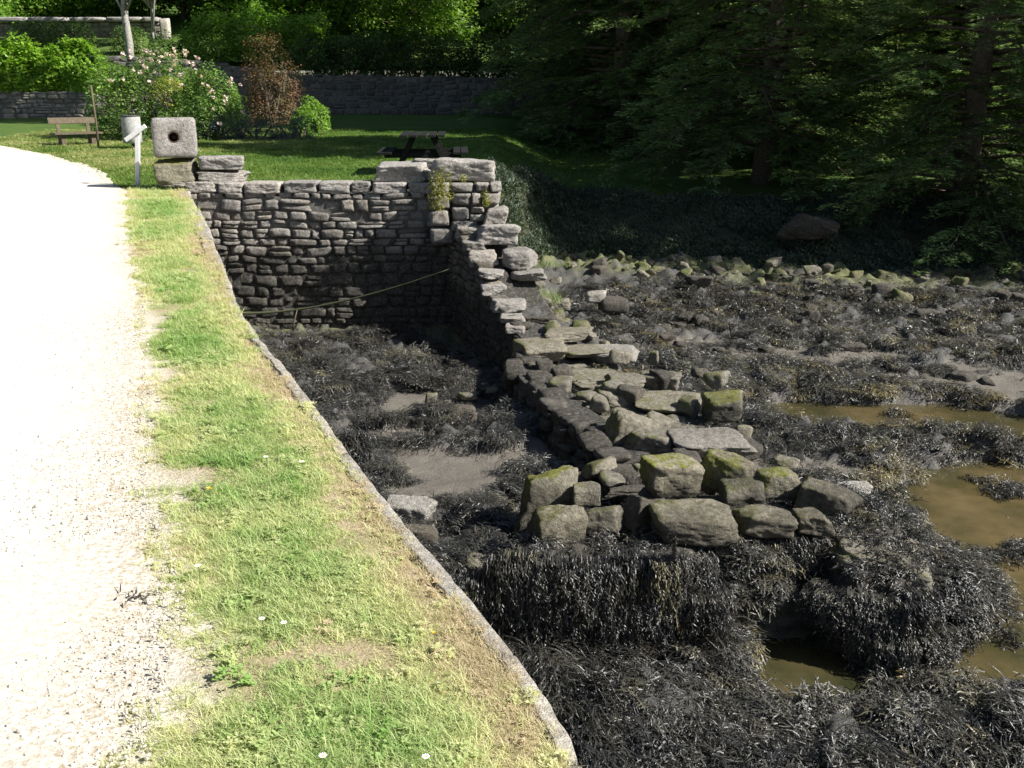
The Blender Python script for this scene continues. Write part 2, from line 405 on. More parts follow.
def base_z(x, y):
    z = -2.30+0*x
    dam = sstep(6.9, 6.65, y-.15*noise(x*3, y*0, 0, 5))          # in front of the dam the bed is lower
    basin = np.interp(y, [7, 9, 12, 16, 30], [-1.95, -2.05, -2.2, -2.3, -2.3])
    inb = sstep(.9, .2, x)*sstep(16.6, 16.2, y)+sstep(2.6, 2., x)*sstep(8.5, 7.8, y)
    z = z+(basin+2.3)*np.clip(inb, 0, 1)
    z = z*(1-dam)+dam*(-2.43)
    z = z+sstep(3.5, .3, foot(x)-y)*.35*sstep(-.6, .3, x)
    z = z-.16*np.exp(-((x+.15-(12.9-y)*.36)/.7)**2)*sstep(16.5, 15.5, y)*sstep(11, 12, y)*sstep(.6, -.2, x)
    # rubble ramp on the outer side of the stepped wall
    xl = np.interp(y, [12.9, 16.3], [.18, -1.03]); ramp_h = np.interp(y, [12.5, 13.5, 15, 16.5, 18.5], [-1.9, -1.75, -1.35, -.9, -1.3])
    d = x-xl
    m = sstep(2.0, .5, d)*sstep(.05, .3, d)*sstep(11.8, 12.9, y)*sstep(20, 17, y)
    z = np.maximum(z, z*(1-m)+ramp_h*m)
    return z
def mud_z(x, y):
    x = np.asarray(x, float); y = np.asarray(y, float)
    z = base_z(x, y); p = poolmask(x, y); b = baremask(x, y)
    n = fbm(x*1.1, y*1.1, 0, 11, 3)*.07
    l = np.clip(.5-np.abs(fbm(x*2.1+3, y*2.1, 0, 21, 3))*1.6, 0, 1)
    l2 = np.clip(fbm(x*4.3, y*4.3, 0, 31, 3)+.1, 0, 1)
    lump = (.13*l+.2*l2)*(1-.85*b)
    z = z+n*(1-.6*b)+lump+.012*fbm(x*14, y*14, 0, 61, 2)
    z = z*(1-p)+(ZW-.1+.05*fbm(x*3, y*3, 0, 8, 3))*p
    return z
xs = np.concatenate([np.arange(-6.2, 6.5, .045), np.arange(6.5, 12, .08), np.geomspace(12, 90, 40)])
ys = np.concatenate([np.arange(1, 5, .12), np.arange(5, 11, .04), np.arange(11, 22.5, .06)])
V, Fq = grid(xs, ys, mud_z)
keep = V[:, 0] > quay_x(np.minimum(V[:, 1], 16.3))-.35
keep |= V[:, 1] > 16.3
Fq = Fq[keep[Fq].all(1)]
bm_ = baremask(V[:, 0], V[:, 1]); gz = sstep(1.7, .3, foot(V[:, 0])-V[:, 1]+.5*fbm(V[:, 0]*1.5, V[:, 1]*1.5, 0, 77, 3))*sstep(-.35, .25, fbm(V[:, 0]*4, V[:, 1]*4, 0, 78, 3)+.1)
mb = MB(); mb.add(V, Fq); mb.build('mudflat', M['mud'], smooth=True, attr={'bare': np.clip(bm_+poolmask(V[:, 0], V[:, 1]), 0, 1), 'green': gz}, kind='structure')
# water surface
mb = MB(); mb.add([(-6, 1, ZW), (90, 1, ZW), (90, 20, ZW), (-6, 20, ZW)], [(0, 1, 2, 3)]); 
ob = mb.build('water', M['water'], kind='structure')

xs = np.concatenate([np.geomspace(90, 14, 20)*-1, np.arange(-14, 14, .12), np.geomspace(14, 120, 25)])
ys = np.concatenate([np.arange(16.36, 26, .1), np.arange(26, 50, .6)])
V, Fq = grid(xs, ys, land_z)
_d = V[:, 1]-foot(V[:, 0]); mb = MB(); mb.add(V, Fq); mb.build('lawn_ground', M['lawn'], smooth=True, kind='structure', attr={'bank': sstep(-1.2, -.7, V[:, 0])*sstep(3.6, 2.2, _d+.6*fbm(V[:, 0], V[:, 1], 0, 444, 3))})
def terr_z(x, y): return np.interp(y, [43, 45, 48, 53, 60, 90, 160, 400], [1.2, 1.9, 2.6, 3.6, 4.6, 9, 30, 30])+.2*fbm(np.asarray(x)*.2, np.asarray(y)*.2, 0, 17, 3)
V, Fq = grid(np.linspace(-220, 220, 90), np.concatenate([np.arange(46.2, 70, 1.2), np.geomspace(70, 400, 20)]), terr_z)
mb = MB(); mb.add(V, Fq); mb.build('upper_terrace_ground', M['lawn'], smooth=True, kind='structure')

# ------------------------------------------------------------------ stones
def cube_sphere(n):
    V = []; idx = {}; Fc = []
    def vid(p):
        k = tuple(np.round(p, 6))
        if k not in idx: idx[k] = len(V); V.append(k)
        return idx[k]
    g = np.tan(np.linspace(-math.pi/4, math.pi/4, n+1))
    for ax in range(3):
        for sg in (-1, 1):
            for i in range(n):
                for j in range(n):
                    q = []
                    for a, b in ((i, j), (i+1, j), (i+1, j+1), (i, j+1)):
                        p = [0, 0, 0]; p[ax] = sg; p[(ax+1) % 3] = g[a]; p[(ax+2) % 3] = g[b]; q.append(vid(p))
                    Fc.append(q if sg > 0 else q[::-1])
    V = np.array(V); return V/np.linalg.norm(V, axis=1)[:, None], np.array(Fc)
CS = {n: cube_sphere(n) for n in (4, 5, 8, 16, 24)}
def stone(dim, seed, n=16, k=14, chip=.5, rough=.05, tilt=.12):
    """a quarried or weathered block: rounded intersection of perturbed planes"""
    r = np.random.default_rng(seed); D, Fc = CS[n]
    nrm = []; dist = []
    for ax in range(3):
        for sg in (-1, 1):
            v = np.zeros(3); v[ax] = sg; v += r.normal(0, tilt, 3); nrm.append(v/np.linalg.norm(v)); dist.append(1*(1+r.normal(0, .04)))
    for q in range(int(r.integers(4, 9))):
        v = r.choice([-1, 1], 3)*r.uniform(.3, 1, 3)
        if r.random() < .5: v[r.integers(3)] *= .1
        v /= np.linalg.norm(v); nrm.append(v); dist.append((abs(v).sum())*(1-chip*r.uniform(.1, .42)))
    nrm = np.array(nrm); dist = np.array(dist)
    q = np.clip(D @ nrm.T/dist, 0, None); rad = (q**k).sum(1)**(-1/k)
    V = D*rad[:, None]
    o = r.uniform(0, 100, 3)
    V = V*(1+rough*1.6*fbm(V[:, 0]*1.3+o[0], V[:, 1]*1.3+o[1], V[:, 2]*1.3+o[2], 1, 3))[:, None]
    if n > 8: V = V*(1+rough*.5*fbm(V[:, 0]*5+o[0], V[:, 1]*5, V[:, 2]*5, 2, 3))[:, None]*(1-.05*np.clip(.35-np.abs(fbm(V[:, 0]*2.3+o[1], V[:, 1]*2.3, V[:, 2]*2.3+o[0], 6, 3)), 0, 1))[:, None]*(1+.022*fbm(V[:, 0]*13, V[:, 1]*13+o[1], V[:, 2]*13, 4, 2))[:, None]
    V = V/np.abs(V).max(0)
    return V*np.array(dim)/2, Fc
def rotz(V, a, rx=0, ry=0): return V @ np.array(Euler((rx, ry, a)).to_matrix()).T

def masonry(name, fpos, L, zb, zt, course, ln, material, parent, seed, depth=.22, label=None, back=True, jitter=.012, mortar='mortar'):
    """rubble wall face: fpos(u, w)->(x,y) with w outward; stones laid in uneven courses"""
    r = np.random.default_rng(seed); mb = MB(); tints = []
    z = zb; n = 5
    ztm = max(zt(u_) for u_ in np.linspace(0, L, 20))
    while z < ztm-.03:
        h = r.uniform(*course); u_ = -r.uniform(0, .1)
        while u_ < L:
            l = r.uniform(*ln)*(1.35 if r.random() < .2 else 1); l = min(l, L-u_+.02)
            if l < .05: break
            subs = [(z, h)] if r.random() < .72 or h < .12 else [(z, h*.5), (z+h*.5, h*.5)]
            for (zz, hh) in subs:
                top = zt(u_+l/2)
                if zz+hh*.5 > top: continue
                hh2 = min(hh, top-zz+.03)
                V, Fc = stone((l-.008, depth, hh2-.006), int(r.integers(1e9)), n, 17, .28, .07, .08)
                V = rotz(V, 0, 0, r.normal(0, .045)); V[:, 0] += u_+l/2; V[:, 1] += -depth/2+r.normal(0, jitter)+.01; V[:, 2] += zz+hh2/2
                wv = .035*fbm(V[:, 0]*1.7, V[:, 2]*1.7, seed, 1, 3); V[:, 2] += wv; V[:, 0] += .03*fbm(V[:, 0]*2.5, V[:, 2]*2.5, seed, 5, 3)
                xy = fpos(V[:, 0], V[:, 1]); mb.add(np.stack([xy[0], xy[1], V[:, 2]], 1), Fc); tints.append(np.full(len(V), np.clip(r.normal(.5, .25), 0, 1)))
            u_ += l
        z += h
    o = mb.build(name, material, parent, True, {'tint': np.concatenate(tints)}, label=label)
    if back:
        us = np.linspace(0, L, 40); V = []
        for u_ in us:
            for w_, zz in ((-.035, zb-.3), (-.035, zt(u_)-.05), (-.45, zt(u_)-.05), (-.45, zb-.3)):
                x, y = fpos(np.array([u_]), np.array([w_])); V.append((x[0], y[0], zz))
        Fq = [(4*i+j, 4*i+(j+1) % 4, 4*i+4+(j+1) % 4, 4*i+4+j) for i in range(39) for j in range(4)]
        m2 = MB(); m2.add(V, Fq); m2.f.append(np.array([[3, 2, 1, 0]])); m2.f.append(np.array([[156, 157, 158, 159]]))
        m2.build('mortar_core', M[mortar], parent, False, {'tint': np.full(len(V), .5)})
    return o

# back wall of the basin
YB = 16.3
bw = thing('basin_wall', (-3.2, YB, -2.4), 'rubble stone retaining wall across the head of the drained basin, dark with algae low down', 'wall')
def inv(parent, f):
    lx, ly, lz = parent.location
    return lambda u_, w_: tuple(q-o for q, o in zip(f(u_, w_), (lx, ly)))
def shifted(parent, mbz=0): return parent.location.z
def put_parent(o, parent):  # keep world coordinates for a mesh built in world space
    o.matrix_parent_inverse = Matrix.Translation(-parent.location) if parent.rotation_euler.z == 0 else parent.matrix_basis.inverted()
def wmason(parent, *a, **k):
    before = set(bpy.data.objects); o = masonry(*a[:7], a[7], parent, a[8], **k)
    for q in set(bpy.data.objects)-before: put_parent(q, parent)
    return o
wmason(bw, 'rubble_face', lambda u_, w_: (-5.6+u_, YB-w_), 4.75, -2.55, lambda u_: -.06, (.1, .2), (.13, .4), M['masonry'], 11)
# coping course of longer dressed stones
mb = MB(); tt = []; r = np.random.default_rng(5); x = -5.3
while x < -.95:
    l = r.uniform(.3, .62); V, Fc = stone((l+.0, .5, .19), int(r.integers(1e9)), 16, 26, .2, .05, .03)
    V += (x+l/2, YB+.235+r.normal(0, .008), .03+r.normal(0, .006)); mb.add(V, Fc); tt.append(np.full(len(V), np.clip(r.normal(.6, .2), 0, 1))); x += l
o = mb.build('coping', M['granite_cap'], bw, True, {'tint': np.concatenate(tt)}); put_parent(o, bw)

# stepped ruined wall
ya, yb = 16.3, 12.75
STP_Y = [12.6, 12.85, 13.6, 14.3, 14.8, 15.5, 16, 16.4]; STP_Z = [-1.75, -1.66, -1.56, -1.36, -1.05, -.78, -.42, -.2]
def step_top(y): return np.interp(y, STP_Y, STP_Z)
LS = math.hypot(1.25, 3.5); ux, uy = 1.25/LS, -3.5/LS
sw = thing('stepped_wall', (-.4, 14.5, -2.4), 'ruined rubble wall stepping down from the pillar into the mud, its near face in deep shade', 'wall')
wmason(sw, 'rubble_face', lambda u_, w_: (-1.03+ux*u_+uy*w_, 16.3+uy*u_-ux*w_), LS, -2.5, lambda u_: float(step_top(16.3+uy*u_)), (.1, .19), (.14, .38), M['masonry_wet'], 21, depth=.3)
# its core
mb = MB(); us = np.linspace(0, LS, 30); V = []
for u_ in us:
    zt = float(step_top(16.3+uy*u_))-.12
    for w_, z_ in ((-.12, -2.6), (-.12, zt), (-.85, zt), (-.95, -2.6)):
        V.append((-1.03+ux*u_+uy*w_, 16.3+uy*u_-ux*w_, z_))
mb.add(V, [(4*i+j, 4*i+(j+1) % 4, 4*i+4+(j+1) % 4, 4*i+4+j) for i in range(29) for j in range(4)]); mb.f.append(np.array([[3, 2, 1, 0]])); mb.f.append(np.array([[116, 117, 118, 119]]))
o = mb.build('rubble_core', M['mortar'], sw, False, {'tint': np.full(len(V), .4)}); put_parent(o, sw)

# quay wall under the verge with whitened coping
qw = thing('quay_wall', (-2, 8, -2.4), 'curving stone quay wall with a whitish coping along the grass verge', 'wall')
QL = [float(quay_x(16.3)), 16.3]; qp = [np.array(QL)]
yy = 16.3
while yy > -2:
    yy -= .1; qp.append(np.array([float(quay_x(yy)), yy]))
qp = np.array(qp); ql = np.concatenate([[0], np.cumsum(np.hypot(*np.diff(qp, axis=0).T))])
def qf(u_, w_):
    u_ = np.asarray(u_, float); x = np.interp(u_, ql, qp[:, 0]); y = np.interp(u_, ql, qp[:, 1])
    x2 = np.interp(u_+.2, ql, qp[:, 0]); y2 = np.interp(u_+.2, ql, qp[:, 1]); x1 = np.interp(u_-.2, ql, qp[:, 0]); y1 = np.interp(u_-.2, ql, qp[:, 1])
    tx, ty = x2-x1, y2-y1; L_ = np.hypot(tx, ty)+1e-9
    return x - ty/L_*w_, y + tx/L_*w_
wmason(qw, 'rubble_face', qf, ql[-1], -2.55, lambda u_: -.14, (.13, .24), (.2, .5), M['masonry'], 31)
mb = MB(); tt = []; u_ = 0
while u_ < ql[-1]:
    l = r.uniform(.5, 1.3); far = np.interp(u_, [0, 3, 6.5, 8], [.5, .2, .09, .065])
    wd = far*r.uniform(.8, 1.15)
    V, Fc = stone((l+.035, wd, .2), int(r.integers(1e9)), 16, 60, .03, .012, .008); V[:, 1] += .02*fbm(V[:, 0]*9+u_*3, V[:, 2]*4, u_, 3, 3)+r.normal(0, .006); V[:, 2] += .006*fbm(V[:, 0]*12, V[:, 1]*12+u_, 0, 4, 3)
    V[:, 0] += u_+l/2; V[:, 1] += -wd/2+.045; V[:, 2] += -.1+r.normal(0, .003)-.03*sstep(0, .1, V[:, 1])
    x, y = qf(V[:, 0], V[:, 1]); mb.add(np.stack([x, y, V[:, 2]], 1), Fc); tt.append(np.full(len(V), np.clip(r.normal(.6, .2), 0, 1))); u_ += l
o = mb.build('coping', M['coping'], qw, True, {'tint': np.concatenate(tt)}); put_parent(o, qw)

# ------------------------------------------------------------------ dam remains: packed cores
def core(name, poly, zb, zt, material, label, cat, seed, amp=.06, n=.07):
    """closed lump over a plan polygon: heightfield with steep rough sides"""
    poly = np.array(poly); x0, y0 = poly.min(0)-.3; x1, y1 = poly.max(0)+.3
    xs = np.arange(x0, x1, n*.6); ys = np.arange(y0, y1, n*.6); X, Y_ = np.meshgrid(xs, ys)
    wx = X+.1*fbm(X*3, Y_*3, 0, seed, 3); wy = Y_+.1*fbm(X*3, Y_*3, 0, seed+5, 3)
    m = np.zeros(X.shape); k = 0
    for dx in (-.08, 0, .08):
        for dy in (-.08, 0, .08): m += inpoly(wx+dx, wy+dy, poly); k += 1
    m /= k; m = sstep(.0, .9, m)
    ztt = zt(X, Y_) if callable(zt) else zt
    Z = zb+(ztt-zb)*m+amp*fbm(X*4, Y_*4, 0, seed+9, 4)*m
    V = np.stack([X, Y_, Z], -1).reshape(-1, 3); nx = len(xs)
    i = np.arange((len(ys)-1)*nx).reshape(len(ys)-1, nx)[:, :-1].ravel(); Fq = np.stack([i, i+1, i+nx+1, i+nx], 1)
    kk = (m.ravel() > 0); Fq = Fq[kk[Fq].any(1)]
    used = np.unique(Fq); mp = -np.ones(len(V), int); mp[used] = np.arange(len(used))
    mb = MB(); mb.add(V[used], mp[Fq])
    o = mb.build(name, material, None, True, {'tint': np.full(len(used), .45)}, label=label, cat=cat)
    c = (poly.mean(0)[0], poly.mean(0)[1], zb); o.data.transform(Matrix.Translation([-q for q in c])); o.location = c
    return o
PLAT = [(.15, 12.95), (.18, 11.6), (.5, 10.3), (.9, 9.3), (1.15, 8.4), (1.9, 8.1), (2.3, 9.0), (2.35, 10.0), (1.6, 11.6), (.95, 12.8)]
PIER = [(.0, 6.72), (1.45, 6.68), (1.6, 7.05), (2.3, 7.1), (2.5, 6.9), (2.6, 7.7), (1.1, 8.1), (.85, 7.6), (.05, 7.45)]
BAST = [(2.4, 6.6), (2.95, 6.48), (3.12, 6.58), (3.22, 7.0), (3.1, 7.6), (2.8, 8.1), (2.3, 7.8)]
core('collapsed_wall', PLAT, -2.5, lambda x, y: -1.8-.02*(y-8), M['granite_shore'], 'low broad collapsed wall core of packed rubble running out from the stepped wall', 'ruined wall', 101)
core('ruined_pier', PIER, -2.6, -1.72, M['rock_dark'], 'dark pier of the old dam hung with long seaweed below the mossy blocks', 'ruined wall', 111)
core('rocky_stump', BAST, -2.6, lambda x, y: -1.72-.12*sstep(7.3, 6.5, y)-.1*sstep(2.9, 3.4, x), M['rock_dark'], 'rounded rocky stump at the end of the dam smothered in black seaweed', 'rock', 121)

cwt = [o for o in col.objects if o.name == 'collapsed_wall'][0]
CL = np.array([(.02, 12.9), (.05, 11.6), (.4, 10.25), (.8, 9.25), (1.0, 8.35)]); cl = np.concatenate([[0], np.cumsum(np.hypot(*np.diff(CL, axis=0).T))])
def clf(u_, w_):
    u_ = np.asarray(u_, float); x = np.interp(u_, cl, CL[:, 0]); y = np.interp(u_, cl, CL[:, 1])
    tx = np.interp(u_+.2, cl, CL[:, 0])-np.interp(u_-.2, cl, CL[:, 0]); ty = np.interp(u_+.2, cl, CL[:, 1])-np.interp(u_-.2, cl, CL[:, 1]); L_ = np.hypot(tx, ty)
    return x+ty/L_*w_, y-tx/L_*w_
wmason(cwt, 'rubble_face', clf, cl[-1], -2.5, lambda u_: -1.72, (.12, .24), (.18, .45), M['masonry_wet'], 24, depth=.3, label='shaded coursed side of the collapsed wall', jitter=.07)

# individual rocks.  bbox in the photo, where its foot stands (z) or at what distance (y), depth ratio, turn
def rock(bb, z=None, y=None, dr=.8, rz=0., m='granite_shore', lab=None, seed=1, name='fallen_block', group=None, tint=.5, chip=.5, n=16, lift=0., rx=0., ry=0., sink=.12, k=14):
    x0, y0, x1, y1 = bb; cx = (x0+x1)/2
    if z is not None: p = P(cx, y1, z)
    else: p = PY(cx, y1, y)
    zc = p[1]*_c-(p[2]-CH)*_s; s = F/zc; wid = (x1-x0)/s*(1.1 if 8 < p[1] < 13.2 else 1); hp = (y1-y0)/s
    dep = math.atan2(CH-p[2], p[1]); D = wid*dr; H = (hp-D*math.sin(dep))/math.cos(dep)
    if H < .3*hp/math.cos(dep): H = .35*hp; D = max(.15*wid, (hp-H*math.cos(dep))/math.sin(dep))
    H2 = H*(1+sink)
    V, Fc = stone((wid*1.06, D, H2*1.03), seed*13+7, 24 if n == 16 else n, k, chip, .085, .12)
    V = rotz(V, rz, rx, ry)
    mb = MB(); mb.add(V, Fc)
    o = mb.build(name, M[m], None, True, {'tint': np.full(len(V), tint)}, label=lab, cat='rock' if 'rock' in name or 'boulder' in name else 'stone block', group=group)
    o.location = (p[0], p[1]+D/2, p[2]+H-H2/2+lift)
    return o, (p[0], p[1], p[2]+H, wid, D)
G1 = 'loose blocks lying on the ruined dam'
ROCKS = [
 # front row and cluster on the pier
 dict(bb=(516, 458, 577, 545), z=-1.98, m='granite_moss', lab='tall block with a bright yellow-green mossy top at the left end of the dam', rz=.25, dr=.75, seed=1, ry=.12, tint=.55),
 dict(bb=(531, 497, 586, 554), z=-1.78, m='granite_pier', lab='squarish brown block standing just in front of the leftmost yellow-green topped block', rz=.15, dr=.85, seed=2, tint=.75),
 dict(bb=(571, 480, 604, 508), z=-1.62, m='granite_pier', lab='small rounded stone tucked to the right of the leftmost mossy block', rz=.2, seed=3, tint=.6),
 dict(bb=(584, 500, 625, 538), z=-1.7, m='granite_pier', lab='wedge shaped stone leaning right of the squarish brown front block', rz=-.3, seed=4, tint=.45, ry=-.15),
 dict(bb=(624, 491, 656, 532), z=-1.7, m='rock_dark', lab='small dark pointed stone left of the big rounded front boulder', rz=.6, seed=5, ry=.3, tint=.9),
 dict(bb=(654, 492, 741, 548), z=-1.7, m='granite_pier', lab='big rounded boulder in the front row with thin weed strands down its face', rz=-.08, seed=6, dr=.7, name='boulder', tint=.75, chip=.6),
 dict(bb=(738, 503, 800, 539), z=-1.68, m='granite_pier', lab='long flat topped block right of the big rounded front boulder', rz=-.05, seed=7, dr=.6, tint=.7),
 dict(bb=(793, 503, 835, 536), z=-1.67, m='granite_pier', lab='short squared block closing the right end of the front row', rz=-.05, seed=8, dr=.9, tint=.7),
 dict(bb=(643, 446, 703, 500), z=-1.7, m='granite_moss', lab='square block with a green left side standing behind the big rounded front boulder', rz=.2, seed=9, dr=.85, tint=.75, chip=.3),
 dict(bb=(703, 445, 757, 495), z=-1.72, m='granite_moss', lab='pointed wedge block with a mossy left edge between two mossy blocks', rz=-.35, seed=10, dr=.9, ry=.25, tint=.9),
 dict(bb=(722, 474, 771, 512), z=-1.72, m='granite_pier', lab='dark fronted block crouched below the pointed mossy wedge', rz=.1, seed=11, tint=.35),
 dict(bb=(757, 462, 803, 503), z=-1.7, m='granite_moss', lab='rounded yellowish mossy block at the right of the cluster', rz=.1, seed=12, tint=.55, chip=.6),
 dict(bb=(802, 477, 862, 524), z=-1.75, m='granite_pier', lab='tilted dark block with a pale upper edge at the right of the rounded mossy block', rz=-.4, seed=13, ry=.3, tint=.3, dr=.7),
 dict(bb=(842, 478, 872, 497), z=-1.85, m='granite_pale', lab='small pale worn stone lying in weed behind the tilted dark block', rz=.2, seed=14, tint=.5),
 dict(bb=(560, 466, 650, 505), z=-1.95, m='rock_dark', lab='dark sunken stone in the shaded gap behind the front row', rz=.1, seed=61, tint=.5),
 dict(bb=(836, 530, 948, 598), z=-2.0, m='granite_shore', lab='broad flat weed fringed slab capping the rocky stump', rz=-.25, dr=1.0, seed=86, tint=.7, chip=.4, ry=.06, lift=.1),
 # second rank
 dict(bb=(676, 420, 755, 462), z=-1.75, m='granite_pale', lab='broad pale flat topped slab right behind the square mossy blocks', rz=-.05, seed=15, dr=.9, tint=.2, chip=.3),
 dict(bb=(707, 388, 747, 423), z=-1.8, m='granite_moss', lab='rounded block with a yellow mossy crown at the seaward end of the slabs', rz=.1, seed=16, tint=.5, chip=.6),
 dict(bb=(606, 402, 655, 466), z=-2.0, m='granite_shore', lab='large tilted brown block leaning on the left edge of the collapsed wall', rz=.5, seed=17, dr=.9, ry=.35, tint=.8),
 dict(bb=(632, 418, 684, 466), z=-1.9, m='granite_shore', lab='brown block slumped between the large tilted block and the pale slab', rz=-.3, seed=18, dr=.9, tint=.6, ry=.15),
 dict(bb=(638, 387, 708, 417), z=-1.85, m='granite_shore', lab='flat brown slab left of the yellow crowned round block', rz=-.1, seed=19, dr=.9, tint=.8),
 dict(bb=(639, 367, 681, 392), z=-1.85, m='granite_shore', lab='squared dark sided block on the far side of the collapsed wall', rz=-.2, seed=20, dr=.8, tint=.45),
 dict(bb=(598, 380, 642, 412), z=-1.9, m='granite_shore', lab='slab with a broken shaded left face at the bend of the collapsed wall', rz=.35, seed=21, dr=1.1, tint=.7),
 dict(bb=(570, 364, 626, 396), z=-1.9, m='granite_shore', lab='wide flat slab paving the top of the collapsed wall', rz=.3, seed=22, dr=1.2, tint=.75),
 dict(bb=(610, 370, 645, 388), z=-1.75, m='granite_shore', lab='small flat paving stone behind the wide flat slab', rz=.1, seed=62, dr=1.0, tint=.6),
 dict(bb=(592, 342, 639, 363), z=-1.85, m='granite_pale', lab='pale oval stone lying alone at the outer foot of the wall', rz=-.1, seed=23, dr=.8, tint=.35, chip=.6),
 dict(bb=(560, 342, 606, 360), z=-1.8, m='granite_shore', lab='thin pale edged slab left of the pale oval stone', rz=.1, seed=24, dr=1.1, tint=.75),
 dict(bb=(545, 322, 592, 345), z=-1.7, m='granite_shore', lab='broad flat stone below the seeded grass tuft', rz=-.05, seed=25, dr=.9, tint=.75),
 dict(bb=(518, 332, 566, 365), z=-1.85, m='granite_shore', lab='large smooth slab at the foot of the stepped wall', rz=.25, seed=26, dr=1.0, tint=.85),
 dict(bb=(524, 357, 552, 386), z=-2.0, m='rock_dark', lab='dark weedy stone propping the foot of the stepped wall', rz=.3, seed=63, tint=.9),
 # steps of the ruined wall (distance given)
 dict(bb=(371, 160, 430, 183), y=16.35, m='granite_cap', lab='low broad cap stone left of the pillar top', dr=.75, seed=31, chip=.15, name='cap_stone', tint=.6, sink=.05, k=24),
 dict(bb=(414, 157, 440, 168), y=16.75, m='granite_cap', lab='small stone peeping out behind the two cap stones', dr=.9, seed=32, chip=.3, name='cap_stone', tint=.7),
 dict(bb=(430, 156, 496, 183), y=16.15, m='granite_cap', lab='massive pale cap stone crowning the pillar', dr=.55, seed=33, chip=.2, name='cap_stone', tint=.65, sink=.02, k=24),
 dict(bb=(484, 205, 510, 224), y=15.75, m='granite', lab='small squared block on the right edge of the pillar foot', dr=1.1, seed=34, chip=.3, tint=.6),
 dict(bb=(452, 221, 486, 241), y=15.7, m='granite', lab='flat slab with dry moss on the highest step', dr=1.4, seed=35, tint=.55),
 dict(bb=(476, 221, 520, 245), y=15.4, m='granite_cap', lab='big pale square block on the outer edge of the highest step', dr=.8, seed=36, tint=.6, chip=.3),
 dict(bb=(462, 238, 486, 252), y=15.35, m='granite', lab='small reddish stone wedged under the highest step', dr=1.1, seed=37, tint=.35),
 dict(bb=(468, 248, 498, 268), y=15.0, m='granite', lab='smooth pale slab on the inner edge of the second step', dr=1.2, seed=38, tint=.85),
 dict(bb=(498, 245, 538, 270), y=14.9, m='granite', lab='rounded grey boulder on the outer edge of the second step', dr=.9, seed=39, tint=.4, chip=.6),
 dict(bb=(510, 266, 546, 282), y=14.7, m='granite', lab='flat stone under the rounded grey boulder', dr=1.0, seed=40, tint=.4),
 dict(bb=(478, 266, 505, 280), y=14.55, m='granite', lab='upper of two thin stones stacked on the inner edge midway down', dr=1.2, seed=41, tint=.55),
 dict(bb=(479, 278, 506, 295), y=14.4, m='granite', lab='lower of two thin stones stacked on the inner edge midway down', dr=1.2, seed=42, tint=.5),
 dict(bb=(490, 295, 526, 313), y=13.9, m='granite', lab='topmost of three long stones on the lowest inner steps', dr=1.1, seed=43, tint=.55),
 dict(bb=(499, 311, 525, 324), y=13.6, m='granite', lab='middle of three long stones on the lowest inner steps', dr=1.1, seed=44, tint=.6),
 dict(bb=(505, 321, 526, 335), y=13.3, m='granite', lab='smallest and lowest of three stones on the lowest inner steps', dr=1.1, seed=45, tint=.65),
 dict(bb=(547, 296, 572, 312), z=-1.75, m='granite_shore', lab='dull grey stone right of the seeded grass tuft', seed=46, tint=.6),
 dict(bb=(524, 312, 556, 330), z=-1.7, m='rock_dark', lab='dark weedy stone just below the seeded grass tuft', seed=47, tint=.7),
 # near the quay
 dict(bb=(383, 492, 435, 527), z=-1.95, m='granite_pale', lab='flat pale stone on the mud close beside the quay edge', rz=-.15, seed=51, dr=.7, tint=.5),
 dict(bb=(402, 520, 439, 558), z=-2.0, m='rock_dark', lab='dark weed furred stone directly below the flat pale stone', rz=.1, seed=52, tint=.9),
 dict(bb=(462, 551, 499, 597), z=-2.1, m='granite_shore', lab='grey angular block jutting from the weed left of the pier', rz=-.3, seed=53, tint=.6, dr=.9, ry=.2),
 # basin stones
 dict(bb=(424, 392, 437, 411), z=-2.2, m='granite_shore', lab='upright little stone in the middle of the drained basin', seed=54, tint=.7, n=8, name='basin_rock'),
 dict(bb=(408, 408, 435, 425), z=-2.2, m='granite_shore', lab='low blocky stone left of the upright little basin stone', seed=55, tint=.4, n=8, name='basin_rock'),
 dict(bb=(446, 402, 479, 428), z=-2.15, m='rock_dark', lab='large dark weedy stone in the middle of the drained basin', seed=56, tint=.9, n=8, name='basin_rock'),
 dict(bb=(458, 390, 477, 401), z=-2.15, m='granite_shore', lab='small brown stone behind the large weedy basin stone', seed=57, tint=.45, n=8, name='basin_rock'),
 dict(bb=(486, 386, 499, 393), z=-2.1, m='granite_shore', lab='smallest pale stone at the edge of the basin shade', seed=58, tint=.6, n=8, name='basin_rock'),
 dict(bb=(437, 398, 452, 412), z=-2.2, m='granite_shore', lab='small stone between the upright and the large weedy basin stones', seed=59, tint=.4, n=8, name='basin_rock'),
 # far flat
 dict(bb=(586, 289, 607, 303), z=-1.95, m='granite_pale', lab='pale topped stone alone on the greenish shore near the wall', seed=71, tint=.6, n=8, name='shore_rock'),
 dict(bb=(599, 293, 630, 313), z=-2.1, m='rock_dark', lab='black jagged rock just right of the pale topped shore stone', seed=72, tint=.5, n=8, name='shore_rock', chip=.8),
 dict(bb=(688, 273, 716, 287), z=-1.95, m='rock_dark', lab='black rock at the edge of the tree shade on the shore', seed=73, tint=.5, n=8, name='shore_rock'),
 dict(bb=(836, 339, 868, 353), z=-2.3, m='rock_dark', lab='low black rock in the middle of the weedy flat', seed=74, tint=.6, n=8, name='shore_rock'),
 dict(bb=(1003, 341, 1030, 360), z=-2.3, m='rock_dark', lab='large black rock at the right edge of the weedy flat', seed=75, tint=.5, n=8, name='shore_rock'),
 dict(bb=(917, 306, 940, 323), z=-2.25, m='rock_dark', lab='black steep rock under the green stone bank at right', seed=76, tint=.5, n=8, name='shore_rock'),
